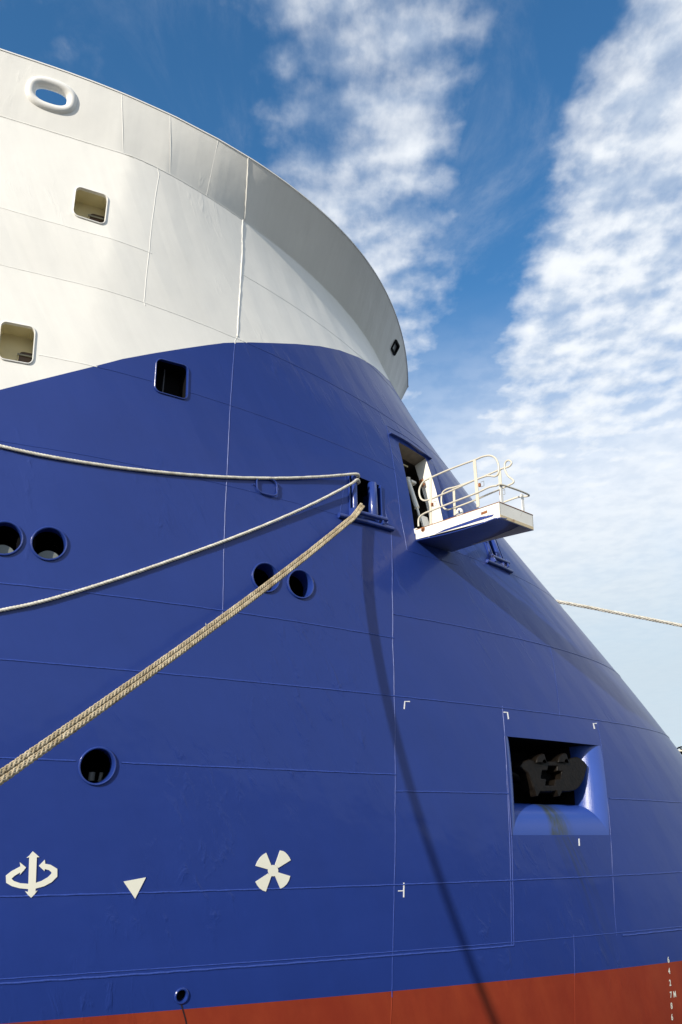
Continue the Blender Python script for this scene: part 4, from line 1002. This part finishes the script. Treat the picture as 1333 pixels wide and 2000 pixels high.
rail([pA(x, y, PW - .06) for x, y in farloop], 'upper_rail', True)
lown = [pA(x, y, .04) for x, y in ((818, 1028), (818.5, 1013), (828, 1003.5), (845, 996.5), (890, 979), (930, 963.5), (955, 952), (970, 948.6))]
cz = lown[-1]; o1 = loc(cz)[0] + .10
lown += [O0 + eo * o1 + ew * .10 + UPV * loc(cz)[2], O0 + eo * o1 + ew * (PW - .12) + UPV * (loc(cz)[2] + .02)]
lfar = [pA(x, y, PW - .04) for x, y in ((1012, 971), (996, 976.5), (960, 990), (930, 1001.5), (905, 1009))]
rail(lown + lfar, 'lower_rail')
def post(px0, py0, px1, py1, w, hw, name='rail_post', mat=None):
    a0, a1 = pA(px0, py0, w), pA(px1, py1, w); b = MB(); d = (a1 - a0); b.box((a0 + a1) / 2, d / 2, eo * hw, ew * .006); b.box((a0 + a1) / 2 + ew * .02 - eo * hw, d / 2, ew * .02, eo * .005); o = chl(b.build(name, mat or M_rail, None, False)); return o
post(841.6, 933, 842, 1026, .05, .032); post(927, 899, 934.5, 990, .05, .036)
post(886.7, 953, 889, 1006, PW - .05, .03); post(975.8, 916, 980, 977, PW - .05, .036)
oe_ = o1
for w_, t_ in ((.10, .02), (PW - .28, .03)):
    a = O0 + eo * (o1) + ew * w_ + UPV * (loc(cz)[2]); z0 = loc(top_r)[2]; b = MB(); b.box(Vector((a.x, a.y, (a.z + O0.z + z0) / 2)) - eo * .04, UPV * ((a.z - O0.z - z0) / 2), ew * .035, eo * .008); chl(b.build('end_post', M_whitec, None, False))
for (x, y, w_) in ((849, 984, .05), (942, 945.5, .05), (983, 962, PW - .05)):
    q = pA(x, y, w_); b = MB(); b.tube([q - eo * .03 - UPV * .05, q + eo * .045 - UPV * .05, q + eo * .045 + UPV * .05, q - eo * .03 + UPV * .05], .006, 6); chl(b.build('rail_latch', M_grey, None))
    b = MB(); b.box(q - eo * .06, eo * .018, ew * .02, UPV * .035); chl(b.build('rail_socket', M_rust, None, False))
# ------------------------------------------------------------ ropes
def resample(P, step):
    P = [Vector(p) for p in P]; d = [0]
    for a, b_ in zip(P[:-1], P[1:]): d.append(d[-1] + (b_ - a).length)
    n = int(d[-1] / step); ss = np.linspace(0, d[-1], n + 1); A = np.array([tuple(p) for p in P]); return np.stack([np.interp(ss, d, A[:, k]) for k in range(3)], 1), ss
def frames(P):
    T = np.gradient(P, axis=0); T /= np.linalg.norm(T, axis=1, keepdims=True); U = np.zeros_like(P); u = np.array([0, 0, 1.]); 
    for i in range(len(P)):
        u = u - T[i] * (u @ T[i]); u /= np.linalg.norm(u); U[i] = u
    return T, U, np.cross(T, U)
def tube_np(P, r, n):
    T, U, W = frames(P); a = np.linspace(0, 2 * np.pi, n, endpoint=False); V = P[:, None] + r * (np.cos(a)[None, :, None] * U[:, None] + np.sin(a)[None, :, None] * W[:, None])
    m = len(P); i, k = np.meshgrid(np.arange(m - 1), np.arange(n), indexing='ij'); l = (k + 1) % n
    return V.reshape(-1, 3), np.stack([i * n + k, i * n + l, (i + 1) * n + l, (i + 1) * n + k], -1).reshape(-1, 4)
def rope(P, R_, kind, name, mat, label, group=None, pitch=None):
    root = empty(name, tuple(P[0])); tag(root, label, 'rope', group)
    step = R_ * (.42 if kind == 'laid' else .40); Q, ss = resample(P, step); T, U, W = frames(Q); Va = []; Fa = []; off = 0
    if kind == 'laid': st = [(1, 2 * math.pi * k / 3, 0) for k in range(3)]; pitch = pitch or R_ * 5.2; rs = R_ * .54
    else: st = [(d_, 2 * math.pi * k / 4 + (math.pi / 4 if d_ < 0 else 0), 1) for d_ in (1, -1) for k in range(4)]; pitch = pitch or R_ * 8.5; rs = R_ * .36
    for si, (d_, ph, br) in enumerate(st):
        th = d_ * 2 * np.pi * ss / pitch + ph
        if br: rad = R_ * (.68 + .13 * d_ * np.cos(2 * 2 * 2 * np.pi * ss / pitch * 1.0)); rad = R_ * .66 + R_ * .12 * np.cos(8 * np.pi * ss / pitch + (0 if d_ > 0 else np.pi))
        else: rad = R_ * .48
        rad = np.asarray(rad) * (1 + .06 * np.sin(ss * 23 + si * 2.1) + .05 * np.sin(ss * 61 + si))
        C_ = Q + (np.cos(th) * rad)[:, None] * U + (np.sin(th) * rad)[:, None] * W
        v, f = tube_np(C_, rs, 6); o = part('strand', v, f, mat, None, True, 180); o.parent = root; o.matrix_parent_inverse = Matrix.Translation(-Vector(root.location))
    b = tube_np(Q[::3], R_ * .45, 6); o = part('rope_core', b[0], b[1], M_ropecore, None); o.parent = root; o.matrix_parent_inverse = Matrix.Translation(-Vector(root.location))
    return root
def rope_mat(name, c1, c2, sc):
    m, nt, b = new_mat(name); N, L = nt.nodes, nt.links; tc = N.new('ShaderNodeTexCoord'); n = N.new('ShaderNodeTexNoise'); n.inputs['Scale'].default_value = sc; n.inputs['Detail'].default_value = 8; n.inputs['Roughness'].default_value = .7
    L.new(tc.outputs['Object'], n.inputs['Vector']); r = N.new('ShaderNodeValToRGB'); r.color_ramp.elements[0].position = .34; r.color_ramp.elements[1].position = .66; r.color_ramp.elements[0].color = (*c1, 1); r.color_ramp.elements[1].color = (*c2, 1)
    L.new(n.outputs['Fac'], r.inputs[0]); L.new(r.outputs[0], b.inputs['Base Color']); b.inputs['Roughness'].default_value = .85
    bp = N.new('ShaderNodeBump'); n2 = N.new('ShaderNodeTexNoise'); n2.inputs['Scale'].default_value = 260; L.new(tc.outputs['Object'], n2.inputs['Vector']); bp.inputs['Distance'].default_value = .004; L.new(n2.outputs['Fac'], bp.inputs['Height']); L.new(bp.outputs[0], b.inputs['Normal'])
    return m
M_rope1 = rope_mat('white_laid_rope', (.42, .39, .32), (.74, .72, .64), 9); M_rope2 = rope_mat('tan_plaited_rope', (.26, .19, .10), (.64, .54, .37), 7)
M_ropecore = paint('rope_core', (.10, .08, .05), .9)
# thin ropes lie against the ship's side and stand off it towards the roller
def side_rope(px, offs):
    P = []
    for (x, y), o in zip(px, offs): xy = H(x, y); p = hull.P1(xy); n = hull.N1(xy); nd = Vector((n.x, n.y, 0)).normalized(); q = plane_pt(x, y, p + nd * o, nd); P.append(q)
    A_ = np.array([tuple(p) for p in P]); k_ = np.array([p[0] for p in px], float) / 700; o_ = [np.polyval(np.polyfit(k_, A_[:, j], 4), k_) for j in range(3)]; return [Vector(p) for p in np.stack(o_, 1)]
RW = FP(.13, .93, .01)
r1px = [(0, 871), (60, 884.5), (120, 896), (180, 906), (240, 913.6), (300, 920.5), (350, 925.5), (400, 930), (445, 932.5), (490, 933.7), (540, 934), (580, 933), (640, 930.5), (680, 927)]
P1_ = side_rope(r1px, [.030] * 10 + [.034, .045, .065, .085]); d0 = (P1_[0] - P1_[1]).normalized()
aft = [P1_[0] + d0 * k + UPV * (.018 * k * k) for k in (9, 6, 4, 2, 1)]
def wrap(p_last, s, t, r=.10):
    c0 = FP(s, t, .01); tx = (FP(1, t, 0) - FP(0, t, 0)).normalized(); n = hull.N1(quad_xy(FAIR1, .1, .5)); return [c0 + n * r, c0 + (n + tx).normalized() * r, c0 + tx * r, c0 + tx * (r * .9) - n * .35]
PA = aft + P1_ + wrap(None, .13, .95); rope(cr_spline(PA, 4), .029, 'laid', 'mooring_rope', M_rope1, 'upper thin white laid rope, sagging along the blue side to the top of the fairlead')
r2px = [(0, 1192), (60, 1180.5), (120, 1165), (210, 1136.5), (300, 1105), (400, 1073), (460, 1048.5), (520, 1024.5), (577, 1000.5), (610, 984.7), (640, 969.5), (670, 954), (690, 943.5)]
P2_ = side_rope(r2px, [.030] * 6 + [.034, .042, .055, .068, .085, .105, .13]); d0 = (P2_[0] - P2_[1]).normalized()
aft = [P2_[0] + d0 * k + UPV * (.012 * k * k) for k in (9, 6, 4, 2, 1)]
PA = aft + P2_ + wrap(None, .13, .80); rope(cr_spline(PA, 4), .029, 'laid', 'mooring_rope', M_rope1, 'second thin white laid rope, slanting down left below the upper one')
# heavy rope to the quay: its vertical plane fixed by the rope and the shadow it throws on the side
P3_ = [Vector(p) for p in ((-2.939, 7.488, .464), (-2.825, 7.786, .655), (-2.695, 8.125, .873), (-2.563, 8.465, 1.094), (-2.358, 8.984, 1.435), (-2.154, 9.491, 1.773), (-1.751, 10.457, 2.435), (-1.289, 11.499, 3.181), (-.925, 12.27, 3.763), (-.497, 13.118, 4.438), (-.16, 13.74, 4.962), (.10, 14.19, 5.36), (.238, 14.427, 5.574))]
def rp3(x, y): k = np.interp(x, [0, 60, 120, 171, 240, 300, 400, 490, 550, 610, 650, 690], range(12)); i_ = min(int(k), 11); q_ = P3_[i_].lerp(P3_[i_ + 1], k - i_); return plane_pt(x, y, q_, q_.normalized())
d0 = (P3_[0] - P3_[2]).normalized(); BOLL = P3_[0] + d0 * 2.6 + Vector((0, 0, .15)); BOLL.z = max(BOLL.z, -1.3)
ins_ = FP(.13, .06, .16); inn = FP(.42, .10, .02); inn2 = FP(.6, .3, -.5)
bend = [FP(.26, .16, .10), FP(.32, .17, .01), FP(.36, .17, -.15), FP(.45, .25, -.5)]
toq = [P3_[0] + (BOLL - P3_[0]) * f for f in (1, .75, .5, .25)]
path = toq + P3_ + bend
rv = Vector((.25, .1, 1)).normalized()
for k, sg in enumerate((1, -1)):
    ax_ = (path[6] - path[9]).normalized(); vw = (-path[8]).normalized(); upp = vw.cross(ax_).normalized(); upp = upp if upp.z > 0 else -upp
    sh = upp * (.029 * sg) + vw * (.012 * -sg); PP = [p + sh for p in path]
    rope(cr_spline(PP, 4), .031, 'plait', 'mooring_rope', M_rope2, ('thick tan plaited rope running down to the quay, upper of the two side by side', 'thick tan plaited rope running down to the quay, lower of the two side by side')[k], 'pair of thick ropes side by side')
# frayed yarns on the thick rope
for (x, y, dx, dy) in ((575, 1103.5, 6, 1.5), (404, 1224, -2, -7)):
    a = rp3(x, y); b_ = rp3(x + dx, y + dy); v_ = (-a).normalized(); mb_ = MB(); mb_.tube([a + v_ * .05, (a + b_) / 2 + v_ * .075, b_ + v_ * .07], [.010, .007, .003], 6)
    o = mb_.build('loose_yarn', M_rope1, None); rr_ = [q for q in C.objects if q.name.startswith('mooring_rope')][2]; o.parent = rr_; o.matrix_parent_inverse = Matrix.Translation(-Vector(rr_.location))
# rope leading ahead from the far side of the bow
def sightpt(px, py, dist): d = _rt * ((px - 666.5) / FPX) + _up * (-(py - 1000) / FPX) + _fwd; return d.normalized() * dist
r4 = [(1060, 1170, 25.5), (1087, 1174.5, 25.6), (1150, 1186, 25.9), (1210, 1198, 26.2), (1270, 1209.5, 26.6), (1333, 1222, 27), (1500, 1256, 28), (1800, 1330, 31), (2300, 1500, 36)]
rope(cr_spline([sightpt(*p) for p in r4], 5), .050, 'plait', 'mooring_rope', M_rope1, 'light rope against the sky, leading ahead from beyond the bow slope')
# ------------------------------------------------------------ quay, water, bollard, far shed
def ground_mat():
    m = paint('quay_asphalt', (.07, .068, .064), .85, var=.2, scale=.8, bump=(.01, 30)); return m
M_quay = ground_mat()
VE = 18.5                                            # quay edge, metres from the ship's centre line
def SP(u, v, z): return Vector((CX + u * sA + v * cA, CY + u * cA - v * sA, z))
def slab(name, u0, u1, v0, v1, z0, z1, mat):
    V = [SP(u, v, z) for u in (u0, u1) for v in (v0, v1) for z in (z0, z1)]; F = [(0, 1, 3, 2), (4, 6, 7, 5), (0, 4, 5, 1), (2, 3, 7, 6), (0, 2, 6, 4), (1, 5, 7, 3)]
    c_ = sum(V, Vector()) / 8; o = part(name, V, F, mat, None, False); bm = bmesh.new(); bm.from_mesh(o.data); bmesh.ops.recalc_face_normals(bm, faces=bm.faces); bm.to_mesh(o.data); bm.free(); return o
q = MB(); q.box((0, 8.7 - 200, -5.3), (400, 0, 0), (0, 200, 0), (0, 0, 3.65)); q = q.build('quay', M_quay, None, False); tag(q, kind='structure')
q = MB(); q.box((0, 8.75, -1.85), (400, 0, 0), (0, .12, 0), (0, 0, .18)); q = q.build('quay_edge', M_grey, None, False); tag(q, kind='structure')
mw, nt, bs = new_mat('harbour_water'); bs.inputs['Base Color'].default_value = (.012, .022, .022, 1); bs.inputs['Roughness'].default_value = .06; bs.inputs['IOR'].default_value = 1.33
tc = nt.nodes.new('ShaderNodeTexCoord'); n = nt.nodes.new('ShaderNodeTexNoise'); n.inputs['Scale'].default_value = .9; n.inputs['Detail'].default_value = 7; nt.links.new(tc.outputs['Object'], n.inputs['Vector']); bp = nt.nodes.new('ShaderNodeBump'); bp.inputs['Distance'].default_value = .25; nt.links.new(n.outputs['Fac'], bp.inputs['Height']); nt.links.new(bp.outputs[0], bs.inputs['Normal'])
w = part('water', [(-2500, -2500, -4.0), (2500, -2500, -4.0), (2500, 2500, -4.0), (-2500, 2500, -4.0)], [(0, 1, 2, 3)], mw, None, False); tag(w, kind='structure')
bo = empty('bollard', (BOLL.x, BOLL.y, -1.65)); tag(bo, 'black cast iron bollard on the quay holding the thick ropes', 'bollard')
b = MB(); z = Vector((BOLL.x, BOLL.y, -1.65)); b.tube([z, z + UPV * .03, z + UPV * .05, z + UPV * .34, z + UPV * .40, z + UPV * .50, z + UPV * .54], [.30, .30, .17, .15, .22, .22, .12], 28); o = b.build('bollard_body', M_grey, None); o.parent = bo; o.matrix_parent_inverse = Matrix.Translation(-Vector(bo.location))
# far shore: shed with a dark trussed roof showing just past the bow
D0 = 165.
sh = empty('harbour_shed', tuple(sightpt(1345, 1550, D0))); tag(sh, 'distant white harbour building with a cream band and dark roof truss past the bow', 'building')
def chs(o): o.parent = sh; o.matrix_parent_inverse = Matrix.Translation(-Vector(sh.location)); return o
def spx(x, y, dd=0.): return plane_pt(x, y, sightpt(1345, 1550, D0) + Vector((0, dd, 0)), Vector((0, 1, 0)))
def blk(x0, y0, x1, y1, dep, name, mat):
    a, c_ = spx(x0, y0), spx(x1, y1); b = MB(); m_ = (a + c_) / 2; b.box(m_ + Vector((0, dep / 2, 0)), Vector(((c_.x - a.x) / 2, 0, 0)), Vector((0, dep / 2, 0)), Vector((0, 0, abs(a.z - c_.z) / 2))); return chs(b.build(name, mat, None, False))
blk(1330, 1474, 1500, 1640, 18, 'wall', M_whitec); blk(1324, 1464, 1500, 1468, 16, 'band', M_rail); blk(1327, 1468.3, 1500, 1470, 15, 'eave', M_dark)
b = MB()
for k in range(10):
    x = 1322 + k * 9; b.tube([spx(x, 1464), spx(x + 5, 1459)], .10, 5); b.tube([spx(x + 5, 1459), spx(x + 9, 1464)], .10, 5)
b.tube([spx(1322, 1462.5), spx(1330, 1459), spx(1500, 1457)], .14, 5); o = chs(b.build('roof_truss', M_dark, None)); o['kind'] = 'stuff'
# quay apron continues under it
g = part('far_shore', [(20, 150, -4.6), (260, 150, -4.6), (260, 260, -4.6), (20, 260, -4.6), (20, 150, -2.2), (260, 150, -2.2), (260, 260, -2.2), (20, 260, -2.2)], [(4, 5, 6, 7), (0, 1, 5, 4), (1, 2, 6, 5), (2, 3, 7, 6), (3, 0, 4, 7)], M_quay, None, False); tag(g, kind='structure')
